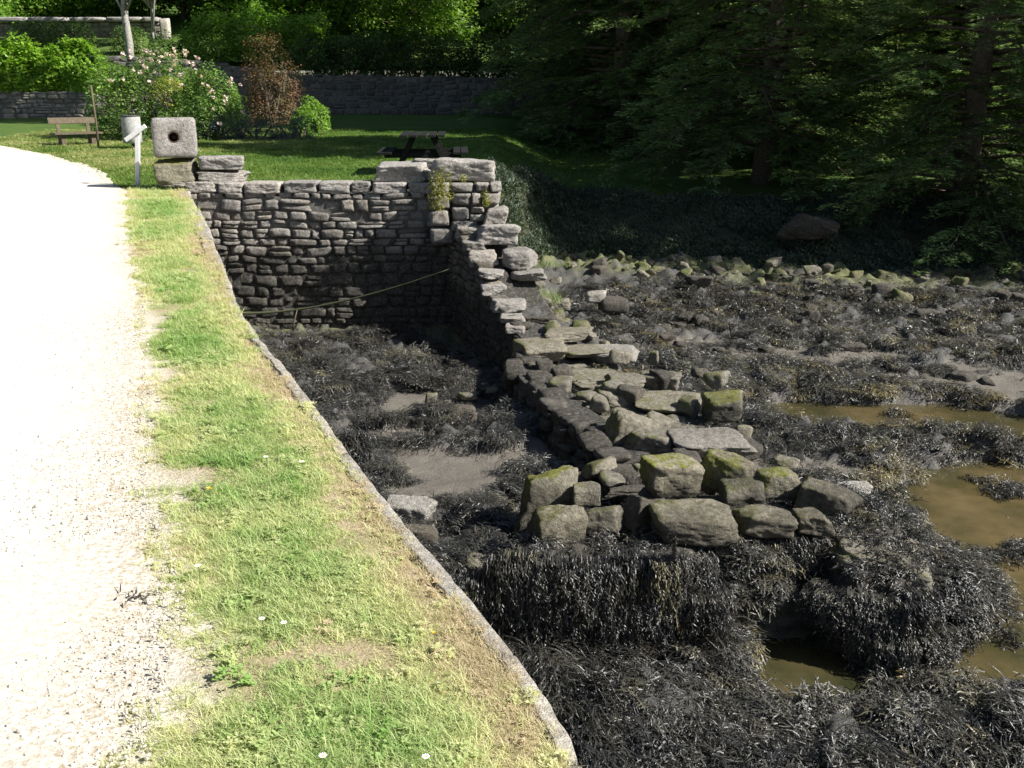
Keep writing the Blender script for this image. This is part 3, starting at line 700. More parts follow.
 dict(bb=(805, 308, 821, 321), z=-2.2, m='rock_dark', lab='small black rock left of centre on the upper flat', seed=77, tint=.6, n=8, name='shore_rock'),
 dict(bb=(805, 278, 822, 291), z=-2.0, m='rock_dark', lab='small black rock among the green stones by the shade', seed=78, tint=.7, n=8, name='shore_rock'),
 dict(bb=(878, 269, 898, 281), z=-1.95, m='rock_green', lab='grey green rock at the foot of the shaded bank', seed=79, tint=.8, n=8, name='shore_rock'),
 dict(bb=(846, 366, 872, 383), z=-2.35, m='rock_dark', lab='dark weedy hump between the low black rock and the creek', seed=80, tint=.7, n=8, name='shore_rock'),
 dict(bb=(893, 288, 915, 305), z=-2.1, m='rock_green', lab='leaning grey stone in the green rubble at right', seed=81, tint=.6, n=8, name='shore_rock', ry=.4),
]
for a in ROCKS:
    nm = a.pop('name', 'fallen_block'); rock(name=nm, **a)
# scattered anonymous stones
rr = np.random.default_rng(99)
for i_ in range(95):
    x = rr.uniform(.8, 10.5); y = float(foot(x))-rr.uniform(-.5, 2.2)*rr.uniform(.2, 1); s_ = rr.uniform(.08, .34)*(1.25 if rr.random() < .2 else 1)
    V, Fc = stone((s_, s_*rr.uniform(.6, 1), s_*rr.uniform(.4, .75)), i_+500, 8, 12, .8, .07, .2)
    mb = MB(); mb.add(rotz(V, rr.uniform(0, 6), rr.normal(0, .2), rr.normal(0, .2)), Fc)
    o = mb.build('shore_stone', M[('rock_green', 'rock_dark', 'granite_shore')[int(rr.choice(3, p=(.5, .3, .2)))]], None, True, {'tint': np.full(len(V), rr.uniform(.3, 1))}, label='rough stone among the green algae rubble at the foot of the bank', cat='stone', group='stones along the foot of the bank')
    o.location = (x, y, float(mud_z(x, y))+s_*.1)
for i_ in range(60):
    x = rr.uniform(1.5, 11); y = rr.uniform(12.8, 18); s_ = rr.uniform(.15, .4)
    V, Fc = stone((s_, s_*rr.uniform(.6, 1), s_*rr.uniform(.4, .7)), i_+700, 8, 12, .8, .07, .2)
    mb = MB(); mb.add(rotz(V, rr.uniform(0, 6)), Fc)
    o = mb.build('weedy_stone', M['rock_dark'], None, True, {'tint': np.full(len(V), rr.uniform(.2, .8))}, label='dark stone half buried in weed on the far mudflat', cat='stone', group='dark stones scattered over the far mudflat')
    o.location = (x, y, float(mud_z(x, y))+s_*.06)
# rough little fillers on the collapsed wall
for i_, (px, py) in enumerate([(560, 378), (588, 402), (560, 392), (545, 372), (615, 395), (660, 430), (690, 470), (706, 495), (640, 478), (665, 385), (690, 412), (745, 440), (745, 455), (790, 470), (600, 410), (630, 400), (655, 362), (620, 362), (700, 378), (720, 384), (775, 500), (655, 470), (612, 488), (600, 478)]):
    p = P(px, py, -1.78); s_ = rr.uniform(.2, .34)
    V, Fc = stone((s_, s_*rr.uniform(.7, 1), s_*rr.uniform(.5, .8)), i_+900, 8, 12, .7, .06, .2)
    mb = MB(); mb.add(rotz(V, rr.uniform(0, 6)), Fc)
    o = mb.build('rubble_stone', M['granite_shore' if i_ % 3 else 'rock_dark'], None, True, {'tint': np.full(len(V), rr.uniform(.3, .8))}, label='small brown filler stone packed between the larger dam blocks', cat='stone', group='rubble between the dam blocks')
    o.location = (p[0], p[1]+.1, -1.74)

for i_ in range(70):
    q = rr.random(); y = 12.9+q*5.2; x = float(np.interp(y, [12.9, 16.3, 18.5], [.18, -1.03, -.4]))+rr.uniform(.5, 1.7); s_ = rr.uniform(.1, .34)
    V, Fc = stone((s_, s_*rr.uniform(.6, 1), s_*rr.uniform(.4, .8)), i_+1100, 8, 12, .7, .07, .2)
    mb = MB(); mb.add(rotz(V, rr.uniform(0, 6), rr.normal(0, .2), rr.normal(0, .2)), Fc)
    o = mb.build('rubble_stone', M['granite_shore' if i_ % 3 else 'rock_green'], None, True, {'tint': np.full(len(V), rr.uniform(.3, .9))}, label='loose stone on the rubble slope outside the stepped wall', cat='stone', group='rubble outside the stepped wall')
    o.location = (x, y, float(mud_z(x, y))+s_*.12)

# pillar body (two faces) under the cap
pl = thing('pillar', (-.75, 16.3, -.9), 'square granite pillar of coursed blocks at the end of the basin wall', 'pillar')
mb = MB(); tt = []
def blk(bb, y, d, seed):
    a = PY(bb[0], bb[3], y); b = PY(bb[2], bb[1], y)
    V, Fc = stone((b[0]-a[0]-.01, d, b[2]-a[2]-.008), seed, 8, 16, .35, .04, .05); V += ((a[0]+b[0])/2, y+d/2, (a[2]+b[2])/2)
    mb.add(V, Fc); tt.append(np.full(len(V), .35+.5*((seed*7) % 10)/10))
for j, bb in enumerate([(448, 183, 474, 193), (474, 183, 490, 192), (489, 183, 502, 193), (450, 193, 471, 206), (471, 193, 481, 206), (481, 193, 501, 206), (450, 206, 470, 221), (469, 207, 485, 214), (469, 214, 486, 223), (430, 183, 449, 195), (430, 195, 450, 210), (430, 210, 450, 228), (450, 221, 478, 232), (430, 228, 455, 246)]):
    blk(bb, 15.98, .6, 300+j)
mb.box((-.6, 16.52, -1.2), (.76, .7, 2.5))
tt.append(np.full(24, .4))
o = mb.build('block_courses', M['granite'], pl, False, {'tint': np.concatenate(tt)}); put_parent(o, pl)
for p_ in o.data.polygons: p_.use_smooth = True

# pierced block and its neighbours at the landing
hole_z = .72
def pierced():
    a = PY(151, 158, 16.3); b = PY(190.5, 118, 16.3); W = (b[0]-a[0])*.97; H = b[2]-a[2]; D = .4
    root = thing('pierced_block', ((a[0]+b[0])/2, 16.3+D/2, a[2]), 'upright granite block pierced by a round hole near the white post', 'stone block', rz=R(15))
    n = 48; V = []; Fc = []
    # ring profiles: hole inner back -> hole front edge -> square front face -> sides -> back
    def sq(th, w_, h_, k=18):
        c, s = np.cos(th), np.sin(th); r_ = (np.abs(c/w_)**k+np.abs(s/h_)**k)**(-1/k); return r_*c, r_*s
    th = np.arange(n)*2*math.pi/n; rr_ = .085; oz = H/2+.01; ox = -.01
    rings = []
    rings.append((ox+rr_*np.cos(th), np.full(n, -D/2+.3), oz+rr_*np.sin(th)))
    rings.append((ox+rr_*np.cos(th), np.full(n, -D/2+.015), oz+rr_*np.sin(th)))
    rings.append((ox+(rr_+.015)*np.cos(th), np.full(n, -D/2), oz+(rr_+.015)*np.sin(th)))
    for f in (.35, .65, 1):
        x, z = sq(th, W/2-.03, H/2-.03); cx_, cz_ = ox+(rr_+.015)*np.cos(th), oz-H/2+(rr_+.015)*np.sin(th)
        rings.append((cx_*(1-f)+x*f, np.full(n, -D/2-.004), H/2+cz_*(1-f)+z*f))
    for yy_, g in ((-D/2+.03, 0), (-D/4, 0), (0, 0), (D/4, 0), (D/2-.03, 0), (D/2, .04)):
        x, z = sq(th, W/2-g, H/2-g); rings.append((x, np.full(n, yy_), H/2+z))
    for q in rings: V.append(np.stack(q, 1))
    V = np.concatenate(V); V += (.008*np.stack([fbm(V[:, 0]*7, V[:, 1]*7, V[:, 2]*7, s_, 4) for s_ in (1, 2, 3)], 1))
    nr = len(rings); Fc = [(i*n+j, i*n+(j+1) % n, (i+1)*n+(j+1) % n, (i+1)*n+j) for i in range(nr-1) for j in range(n)]
    mb = MB(); mb.add(V, Fc); mb.f.append(np.array([[j for j in range(n)][::-1]])); mb.f.append(np.array([[(nr-1)*n+j for j in range(n)]]))
    o = mb.build('stone_body', M['granite_cap'], root, True, {'tint': np.full(len(V), .45)})
    mb = MB(); ring = [(ox+.078*math.cos(t_), -D/2+.02, oz+.078*math.sin(t_)) for t_ in np.linspace(0, 2*math.pi, 25)]
    mb.tube(ring, .011, 6, False); mb.build('iron_ring', M['rust'], root, True)
    mb = MB(); mb.tube([(ox, -D/2+.28, oz), (ox, -D/2+.16, oz)], [.06, .035], 10); mb.build('pipe_stub', M['rust'], root, True)
pierced()
rock((151, 157, 194, 184), y=16.22, m='granite_moss', lab='mossy block under the pierced block at the landing', dr=.8, seed=82, chip=.08, name='base_block', tint=.6, k=26, rz=.22)
rock((192, 154, 241, 170), y=16.34, m='granite_cap', lab='upper of two blocks stacked right of the pierced block', dr=.75, seed=83, chip=.3, name='base_block', tint=.5, k=20)
rock((193, 167, 242, 184), y=16.32, m='granite', lab='lower of two blocks stacked right of the pierced block', dr=.75, seed=84, chip=.15, name='base_block', tint=.65, k=20)
rock((155, 179, 186, 187), y=16.2, m='granite', lab='low footing stone at ground level beside the white post', dr=1.2, seed=85, chip=.3, name='base_block', tint=.8)

# white post with slanting board
p = P(139, 186, 0)
wp = thing('post', (p[0], p[1], 0), 'white painted post with a slanting grey arm at the verge', 'post')
mb = MB(); mb.box((.03, 0, .5), (.07, .05, 1.0), ry=.1); mb.build('upright', M['white_paint'], wp)
mb = MB(); mb.box((.05, -.045, .86), (.42, .035, .07), ry=-R(33)); mb.build('slanting_arm', M['white_paint'], wp)
# cylinder bin behind
p = P(134, 150, 0); sc_ = 1
lb = thing('litter_bin', (P(134, 152, .0)[0], P(134, 152, .0)[1], .0), 'grey drum shaped litter bin with a dark rim standing behind the white post', 'litter bin')
mb = MB(); mb.tube([(0, 0, .22), (0, 0, .24), (0, 0, .5), (0, 0, .86), (0, 0, .88)], [.2, .23, .235, .23, .22], 24); mb.build('drum', M['concrete'], lb, True)
mb = MB(); mb.tube([(.0+.225*math.cos(a), .225*math.sin(a), .885) for a in np.linspace(0, 2*math.pi, 25)], .018, 6, False); mb.build('rim', M['dark_metal'], lb, True)
mb = MB(); mb.tube([(0, 0, -.05), (0, 0, .24)], .04, 8); mb.build('stand', M['dark_metal'], lb, True)
# thin stake
p = P(99, 152, 0)
st = MB(); st.tube([(0, 0, -.1), (.01, 0, .8), (-.01, 0, 1.62)], [.03, .028, .024], 8); o = st.build('stake', M['wood_old'], None, True, label='thin weathered wooden stake standing right of the bench', cat='stake'); o.location = (p[0], p[1], 0)

# bench
p = P(76, 146, 0)
bn = thing('bench', (p[0]+.6, p[1]-1.3, .0), 'weathered wooden garden bench on the sunlit lawn', 'bench', rz=R(38)); bn.scale = (.9, .9, .9)
for dy in (-.19, 0, .19):
    mb = MB(); mb.box((0, dy-.05, .45), (1.35, .16, .05)); mb.build('seat_plank', M['wood_old'], bn)
mb = MB(); mb.box((.0, .3, .8), (1.35, .045, .18), rx=-R(14)); mb.build('backrest', M['wood_old'], bn)
for sx in (-.42, .42):
    mb = MB(); mb.box((sx, -.02, .21), (.13, .36, .46)); mb.build('leg', M['wood_old'], bn)
    mb = MB(); mb.box((sx, .27, .62), (.1, .06, .55), rx=-R(14)); mb.build('back_support', M['wood_old'], bn)

# picnic table
p = P(427, 169, -.0)
pt = thing('picnic_table', (-1.66, 19.3, float(land_z(-1.66, 19.3))-.03), 'dark wooden picnic table with attached benches on the shaded lawn', 'picnic table', rz=R(3))
mb = MB(); [mb.box((x, 0, .74), (.135, 1.7, .04)) for x in np.linspace(-.34, .34, 5)]; mb.build('tabletop', M['wood_dark'], pt)
for sx in (-1, 1):
    mb = MB(); [mb.box((sx*(.62+q), 0, .44), (.13, 1.7, .04)) for q in (0, .145)]; mb.build('bench_seat', M['wood_dark'], pt)
for sy in (-.6, .6):
    for sx in (-1, 1):
        mb = MB(); mb.box((sx*.36, sy, .355), (.09, .04, .85), ry=sx*-R(26)); mb.build('leg', M['wood_dark'], pt)
    mb = MB(); mb.box((0, sy+.045, .39), (1.4, .04, .09)); mb.build('crossbeam', M['wood_dark'], pt)

# rope across the back wall
a = PY(236, 313, 15.9); b = PY(330, 304, 15.9); c = PY(450, 269, 15.3)
ts = np.linspace(0, 1, 26); pts = [((1-t_)**2*np.array(a)+2*t_*(1-t_)*(2*np.array(b)-.5*np.array(a)-.5*np.array(c))+t_*t_*np.array(c)) for t_ in ts]
mb = MB(); mb.tube(pts, [.022-.013*t_+.005*random.random() for t_ in ts], 8); o = mb.build('mooring_rope', M['rope'], None, True, label='algae covered mooring rope slung low across the basin wall', cat='rope')
# stick
a = P(292, 332, -2.25); mb = MB(); mb.tube([(0, 0, 0), (.05, .02, .2), (.1, .03, .36)], [.016, .013, .008], 6); o = mb.build('stick', M['wood_old'], None, True, label='short pale stick poking up from the mud under the basin wall', cat='stick'); o.location = a
# shaded boulder on the bank
p = P(815, 208, -.75)
V, Fc = stone((1.35, 1.0, .6), 4243, 24, 9, .9, .12, .3); mb = MB(); mb.add(V, Fc); o = mb.build('boulder', M['rock_dark'], None, True, {'tint': np.full(len(V), .5)}, label='low brown boulder in the deep shade under the conifers', cat='rock'); o.location = (p[0], p[1]+.2, -1.15)

# ------------------------------------------------------------------ instanced ground cover (stuff)
def proto_mesh(name, mb, material, smooth=False, attr=None):
    me = mb.mesh(name, smooth, attr); me.materials.append(material); return bpy.data.objects.new(name, me)
def scatter(name, protos, pts, rot, scl, tint, pick, label=None, kind='stuff', cat=None):
    """one object: every point carries one of the little meshes"""
    pc = bpy.data.collections.new(name+'_kinds')
    for p_ in protos: pc.objects.link(p_)
    me = bpy.data.meshes.new(name); me.vertices.add(len(pts)); me.vertices.foreach_set('co', np.asarray(pts, np.float32).ravel())
    a = me.attributes.new('rot', 'FLOAT_VECTOR', 'POINT'); a.data.foreach_set('vector', np.asarray(rot, np.float32).ravel())
    s3 = np.asarray(scl, np.float32)
    if s3.ndim == 1: s3 = np.repeat(s3[:, None], 3, 1)
    a = me.attributes.new('scl', 'FLOAT_VECTOR', 'POINT'); a.data.foreach_set('vector', s3.ravel())
    a = me.attributes.new('tint', 'FLOAT', 'POINT'); a.data.foreach_set('value', np.asarray(tint, np.float32))
    a = me.attributes.new('pick', 'INT', 'POINT'); a.data.foreach_set('value', np.asarray(pick, np.int32))
    o = bpy.data.objects.new(name, me); col.objects.link(o)
    for p_ in protos:
        for m_ in p_.data.materials:
            if m_.name not in me.materials: me.materials.append(m_)
    g = bpy.data.node_groups.new(name, 'GeometryNodeTree')
    g.interface.new_socket('Geometry', in_out='INPUT', socket_type='NodeSocketGeometry'); g.interface.new_socket('Geometry', in_out='OUTPUT', socket_type='NodeSocketGeometry')
    gi = g.nodes.new('NodeGroupInput'); go = g.nodes.new('NodeGroupOutput'); ip = g.nodes.new('GeometryNodeInstanceOnPoints')
    ci = g.nodes.new('GeometryNodeCollectionInfo'); ci.inputs['Collection'].default_value = pc; ci.inputs['Separate Children'].default_value = True; ci.inputs['Reset Children'].default_value = True
    ip.inputs['Pick Instance'].default_value = True
    def na(n_, ty):
        q = g.nodes.new('GeometryNodeInputNamedAttribute'); q.data_type = ty; q.inputs['Name'].default_value = n_; return q.outputs['Attribute']
    g.links.new(gi.outputs[0], ip.inputs['Points']); g.links.new(ci.outputs[0], ip.inputs['Instance'])
    g.links.new(na('pick', 'INT'), ip.inputs['Instance Index']); g.links.new(na('scl', 'FLOAT_VECTOR'), ip.inputs['Scale'])
    er = g.nodes.new('FunctionNodeEulerToRotation'); g.links.new(na('rot', 'FLOAT_VECTOR'), er.inputs[0]); g.links.new(er.outputs[0], ip.inputs['Rotation'])
    g.links.new(ip.outputs[0], go.inputs[0])
    md = o.modifiers.new('scatter', 'NODES'); md.node_group = g
    tag(o, label, cat, None, kind); return o

def ribbon(mb, p0, dirv, L, w_, segs, bend, up=(0, 0, 1), r=None, taper=True):
    """a thin bending strip"""
    p = np.array(p0, float); d = np.array(dirv, float); d /= np.linalg.norm(d); side = np.cross(d, up); nrm_ = np.linalg.norm(side)
    side = side/nrm_ if nrm_ > 1e-4 else np.array([1., 0, 0]); V = []
    for k in range(segs+1):
        f = k/segs; ww = w_*(1-(f**2)*(.9 if taper else .3)); V += [p-side*ww/2, p+side*ww/2]
        d = d+np.array(bend)/segs
        if r is not None: d = d+r.normal(0, .22, 3); side = side+r.normal(0, .25, 3); side -= d*side.dot(d)/d.dot(d); side /= np.linalg.norm(side)
        d /= np.linalg.norm(d); p = p+d*L/segs
    mb.add(V, [(2*k, 2*k+1, 2*k+3, 2*k+2) for k in range(segs)])

# grass tufts
def tuft(seed, n, h, spread, w_):
    r = np.random.default_rng(seed); mb = MB()
    for i in range(n):
        a = r.uniform(0, 2*math.pi); q = spread*math.sqrt(r.random()); lean = r.uniform(.1, 1.0); b2 = r.uniform(0, 6.28)
        ribbon(mb, (q*math.cos(a), q*math.sin(a), -.005), (lean*math.cos(b2), lean*math.sin(b2), 1), h*r.uniform(.4, 1.1), w_*r.uniform(.7, 1.3), 3, (math.cos(b2)*.7, math.sin(b2)*.7, -.5))
    return mb
GR = leaf_mat('grass_blade', (.23, .37, .1), (.62, .6, .33), .4, .55, .3, 'INSTANCER', (.52, .42, .29))
LG = leaf_mat('lawn_blade', (.05, .12, .018), (.16, .23, .05), .35, .55, .3, 'INSTANCER', (.36, .36, .15))
def clover(seed):
    r = np.random.default_rng(seed); mb = MB()
    for i in range(22):
        a, q = r.uniform(0, 6.28), .06*math.sqrt(r.random()); c = np.array([q*math.cos(a), q*math.sin(a), r.uniform(.008, .03)]); s_ = r.uniform(.006, .012)
        for k in range(3):
            th = a+k*2.1; d = np.array([math.cos(th), math.sin(th), r.uniform(-.1, .5)]); t_ = np.array([-math.sin(th), math.cos(th), 0])
            mb.add([c, c+d*s_+t_*s_*.7, c+d*s_*1.9, c+d*s_-t_*s_*.7], [(0, 1, 2, 3)])
    return mb
gp = [proto_mesh('tuft_a', tuft(1, 34, .05, .06, .0032), GR), proto_mesh('tuft_b', tuft(2, 26, .08, .05, .0034), GR), proto_mesh('tuft_c', tuft(3, 40, .03, .07, .0035), GR), proto_mesh('tuft_d', clover(4), GR)]
def path_x(y):
    a = np.array(PE[3:]); o_ = np.argsort(a[:, 1]); return np.interp(y, a[o_, 1], a[o_, 0])
r = np.random.default_rng(77)
Np = 34000
# constant density on screen: near ground gets more
yy = 1.6*np.exp(r.uniform(0, 1, Np)*math.log(16.5/1.6))
xl = path_x(yy)-.25; xr = quay_x(yy)-.01; uu = r.uniform(0, 1, Np); xx = xl+(xr-xl)*uu
nn = fbm(xx*2.0, yy*2.0, 0, 200, 4); n2 = fbm(xx*.9+9, yy*.9, 0, 210, 3)
dl = (xx-path_x(yy)); dr_ = quay_x(yy)-xx; widen = np.interp(yy, [2, 5, 16], [.35, .1, .1])
dens = sstep(-.03, .28, dl+.3*nn*np.interp(yy, [2, 3.5, 6], [1.3, 1, .5]))*(.3+.7*sstep(.02, .3, dr_-.04+.14*nn))*sstep(-.55, .05, nn+.12+.25*fbm(xx*8, yy*8, 0, 205, 2))
dens = np.maximum(dens, .13*(dl > -.02)*sstep(-.2, .2, fbm(xx*7, yy*7, 0, 207, 2))); dens = np.maximum(dens, .9*(dr_ < .12)*sstep(.1, .3, fbm(xx*2, yy*2.2, 0, 206, 3)))
kp = r.random(Np) < dens; xx, yy, nn, n2, dl, dr_ = [q[kp] for q in (xx, yy, nn, n2, dl, dr_)]
K_ = len(xx); dry = np.clip(.42+.75*n2+.25*fbm(xx*6, yy*6, 0, 220, 2)+.5*sstep(.35, .05, dr_)+.35*sstep(.35, 0, dl)+r.normal(0, .16, K_), 0, 1)
scatter('verge_grass', gp, np.stack([xx, yy, verge_z(xx, yy)], 1), np.stack([r.normal(0, .12, K_), r.normal(0, .12, K_), r.uniform(0, 6.28, K_)], 1), r.uniform(.55, 1.15, K_)*(1-.4*dry)*np.interp(yy, [2, 8, 16], [.85, 1.3, 1.7]), dry, r.choice(4, K_, p=(.47, .2, .31, .02)))
# left far verge and lawn grass
def lawn_pts(n, x0, x1, y0, y1):
    x = r.uniform(x0, x1, n); y = np.exp(r.uniform(math.log(y0), math.log(y1), n)); return x, y
x, y = lawn_pts(26000, -15, 4, 16.5, 34); px_ = np.interp(y, [16.27, 19.78, 23.06, 26.74, 29.5, 33], [-6.26, -8, -10.2, -13.36, -20, -45])
kp = (x > px_-.1+.15*r.normal(0, 1, len(x))) & ~((x > -.9) & (y < foot(x)+2.6)); x, y = x[kp], y[kp]; K_ = len(x)
gl = [proto_mesh('lawn_tuft_a', tuft(11, 30, .07, .13, .012), LG), proto_mesh('lawn_tuft_b', tuft(12, 24, .1, .12, .012), LG)]
tn = np.clip(.42+.5*fbm(x*.8, y*.8, 0, 230, 3)+.42*sstep(-5, -8, x)+r.normal(0, .15, K_), 0, 1)
scatter('lawn_grass', gl, np.stack([x, y, land_z(x, y)], 1), np.stack([x*0, x*0, r.uniform(0, 6.28, K_)], 1), r.uniform(.6, 1.3, K_), tn, r.choice(2, K_))
# pebbles on the path
pm = simple('pebble', (.42, .38, .31), .8, 60, .6)
pb = []
for s_ in range(3):
    mb = MB(); V, Fc = stone((1, .8, .55), 800+s_, 4, 8, .8, .08, .2); mb.add(V, Fc); pb.append(proto_mesh('pebble_%s' % 'abc'[s_], mb, pm, True))
n_ = 9000; y = 1.7*np.exp(r.uniform(0, 1, n_)*math.log(5.5)); x = path_x(y)+.08-np.abs(r.normal(0, .35, n_)); K_ = n_
scatter('loose_gravel', pb, np.stack([x, y, np.full(K_, .014)], 1), r.uniform(0, 6.28, (K_, 3)), np.exp(r.normal(math.log(.006), .45, K_)), r.random(K_), r.choice(3, K_))

# seaweed
SWm, t, b = mat('seaweed', .36, .6)
a_ = attr_n(t, 'tint', 'INSTANCER'); c_ = ramp(t, a_, [(0, (.01, .01, .01)), (.35, (.03, .03, .028)), (.6, (.07, .068, .055)), (.8, (.13, .115, .06)), (.93, (.22, .16, .05)), (1, (.3, .2, .05))])
c_ = mix(t, maprange(t, noise_n(t, 5, 5, .65, geo(t)), .42, .68, 0, .55), c_, (.075, .068, .045)); t.links.new(c_, b.inputs['Base Color'])
bump(t, b, noise_n(t, 160, 3, .6, geo(t)), .5, .006)
def weed_clump(seed, n=34, L=.14, lie=.35, w_=.0065):
    r = np.random.default_rng(seed); mb = MB()
    for i in range(n):
        a, q = r.uniform(0, 6.28), .13*math.sqrt(r.random()); th = a+r.normal(0, 1.1)
        p0 = (q*math.cos(a), q*math.sin(a), r.uniform(0, .03))
        d = (math.cos(th), math.sin(th), r.uniform(-.1, lie*2)); l = L*r.uniform(.4, 1.25)
        ribbon(mb, p0, d, l, w_*r.uniform(.6, 1.5), 4, (r.normal(0, .5), r.normal(0, .5), -1.0), (0, 0, 1), r, False)
        if r.random() < .6:
            th += r.choice([-.8, .8]); p1 = np.array(p0)+np.array(d)/np.linalg.norm(d)*l*.4
            ribbon(mb, p1, (math.cos(th), math.sin(th), .1), l*.5, w_*.9, 2, (0, 0, -.6), (0, 0, 1), r, False)
    return mb
def weed_combed(seed, n=60, L=.34):
    """long strands all laid the same way by the ebb"""
    r = np.random.default_rng(seed); mb = MB()
    for i in range(n):
        x0, y0 = r.normal(-.12, .07), r.normal(0, .075); ph = r.uniform(0, 6); l = L*r.uniform(.4, 1.1); sg = 8; side = np.array([0, 1., 0]); V = []; pts = []
        for k in range(sg+1):
            f = k/sg; p = np.array([x0+l*f, y0*(1+.5*f)+.02*math.sin(f*5+ph), .045*math.sin(math.pi*min(1, f*1.1+.1))*(1+.5*math.sin(i))+.004]); pts.append(p)
            w_ = .007*(1-.5*f); V += [p-side*w_/2, p+side*w_/2]; side = side+r.normal(0, .4, 3); side[0] *= .3; side /= np.linalg.norm(side)
        mb.add(V, [(2*k, 2*k+1, 2*k+3, 2*k+2) for k in range(sg)])
        for k in range(1, sg, 2):
            q = pts[k]; d = np.array([.7, r.normal(0, .6), r.uniform(-.1, .5)]); d /= np.linalg.norm(d); sd = np.cross(d, r.normal(0, 1, 3)); sd /= np.linalg.norm(sd); ln = r.uniform(.02, .045)
            mb.add([q, q+d*ln*.5-sd*.004, q+d*ln, q+d*ln*.5+sd*.004], [(0, 1, 2, 3)])
    return mb
wk = [proto_mesh('weed_%s' % 'abcd'[k], weed_clump(40+k, (90, 100, 80, 70)[k], (.085, .065, .11, .08)[k], (.25, .35, .15, .45)[k]), SWm) for k in range(4)]+[proto_mesh('weed_%s' % 'ef'[k], weed_combed(50+k, 60, (.34, .24)[k]), SWm) for k in range(2)]
def height_all(x, y):
    return mud_z(x, y)
def weed_pts(n, x0, x1, y0, y1):
    x = r.uniform(x0, x1, n); y = r.uniform(y0, y1, n); return x, y
XS, YS = [], []
for n, a in ((5200, (-1.9, 4.2, 4.6, 7.0)), (6500, (-2.6, 5.6, 7.0, 10.5)), (7500, (-3.4, 7.2, 10.5, 14)), (9000, (-5, 10.2, 14, 19)), (1500, (3.2, 5, 5.5, 8))):
    x, y = weed_pts(n, *a); XS.append(x); YS.append(y)
x = np.concatenate(XS); y = np.concatenate(YS)
pm_ = poolmask(x, y); b_ = baremask(x, y); ft = foot(x)-y
dens = (1-b_)*(1-pm_*.985)*np.where(ft < 1.3, .12, 1)*np.interp(y, [10, 14], [1, .88])*(.08+.92*sstep(-.2, .15, fbm(x*2.6, y*2.6, 0, 301, 4)+.12))
kp = (r.random(len(x)) < dens) & (x > quay_x(y)-.1) & (ft > .2) & ~inpoly(x, y, PLAT) & ~inpoly(x, y, PIER) & ~inpoly(x, y, BAST)
kp &= ~((x > np.interp(y, [12.9, 16.3], [.18, -1.03])-.1) & (x < np.interp(y, [12.9, 16.3], [1.5, .9])) & (y > 12.7))
x, y = x[kp], y[kp]; K_ = len(x); ol = fbm(x*1.2, y*1.2, 0, 310, 3)
nearw = poolmask(x+.3, y)+poolmask(x-.3, y)+poolmask(x, y+.35)+poolmask(x, y-.35)
tn = np.clip(.27+.08*sstep(6.4, 5.4, y)*sstep(1, 2, x)+.15*sstep(10.5, 14.5, y)+.2*ol+r.normal(0, .14, K_)+.22*np.clip(nearw, 0, 1)+.1*sstep(1, 3, x)+np.where(r.random(K_) < .04, .3, 0), 0, .86)
cmb = (r.random(K_) < np.where(y < 10.5, .05+.25*sstep(0, .3, fbm(x*1.1, y*1.1, 0, 361, 3))+.5*sstep(1.2, .4, x)*(y < 6.8), .08)) & (tn < .5); sc1 = r.uniform(.6, 1.3, K_)*np.interp(y, [6, 8, 12, 18], [1.1, 1.0, 1.1, 1.35])
scatter('seaweed', wk, np.stack([x, y, mud_z(x, y)-.01], 1), np.stack([r.normal(0, .2, K_), r.normal(0, .2, K_), np.where(cmb, -.9+1.6*fbm(x*.7, y*.7, 0, 360, 3)+r.normal(0, .25, K_), r.uniform(0, 6.28, K_))], 1), np.stack([sc1, sc1, sc1*r.uniform(.5, 1.1, K_)], 1), tn, np.where(cmb, r.choice([4, 5], K_), r.choice(4, K_)))

# hanging weed over pier, stump, ledge; weed lying on tops
def hang(seed, n=16, L=.5):
    r = np.random.default_rng(seed); mb = MB()
    for i in range(n):
        fc = r.choice([-.075, -.01, .06]); x0 = fc+r.normal(0, .022); l = L*r.uniform(.4, 1.1)*(1+4*fc); segs = 11; a = r.uniform(-.6, .6); sway = r.normal(0, .03)-(x0-fc)*.6; ph = r.uniform(0, 6)
        back = r.uniform(.03, .12); pts = [np.array([x0+r.normal(0, .03), back, r.uniform(-.02, .012)]), np.array([x0, back*.4, r.uniform(-.01, .018)]), np.array([x0, -.01, -.01])]
        p = pts[-1].copy()
        for k in range(segs):
            p = p+np.array([sway/segs+.012*math.sin(k*.9+ph)+r.normal(0, .006), r.normal(-.003, .008), -l/segs]); pts.append(p.copy())
        side = np.array([math.cos(a), math.sin(a), 0]); V = []; m_ = len(pts)
        for k, p in enumerate(pts):
            w_ = .007*(1-.6*k/m_); V += [p-side*w_/2, p+side*w_/2]; side = side+r.normal(0, .4, 3); side[2] *= .2; side /= np.linalg.norm(side)
        mb.add(V, [(2*k, 2*k+1, 2*k+3, 2*k+2) for k in range(m_-1)])
        for k in range(1, m_):
            for s_ in range(3):
                q = pts[k]+np.array([0, 0, r.uniform(-.02, .02)]); d = np.array([r.normal(0, .38), r.normal(-.18, .25), -1]); ln = r.uniform(.018, .042); d /= np.linalg.norm(d)
                sd = np.cross(d, r.normal(0, 1, 3)); sd /= np.linalg.norm(sd); w2 = r.uniform(.0028, .0055)
                mb.add([q, q+d*ln*.5-sd*w2, q+d*ln, q+d*ln*.5+sd*w2], [(0, 1, 2, 3)])
    return mb
hk = [proto_mesh('hanging_%s' % 'abc'[k], hang(60+k, 21, (.52, .4, .62)[k]), SWm) for k in range(3)]
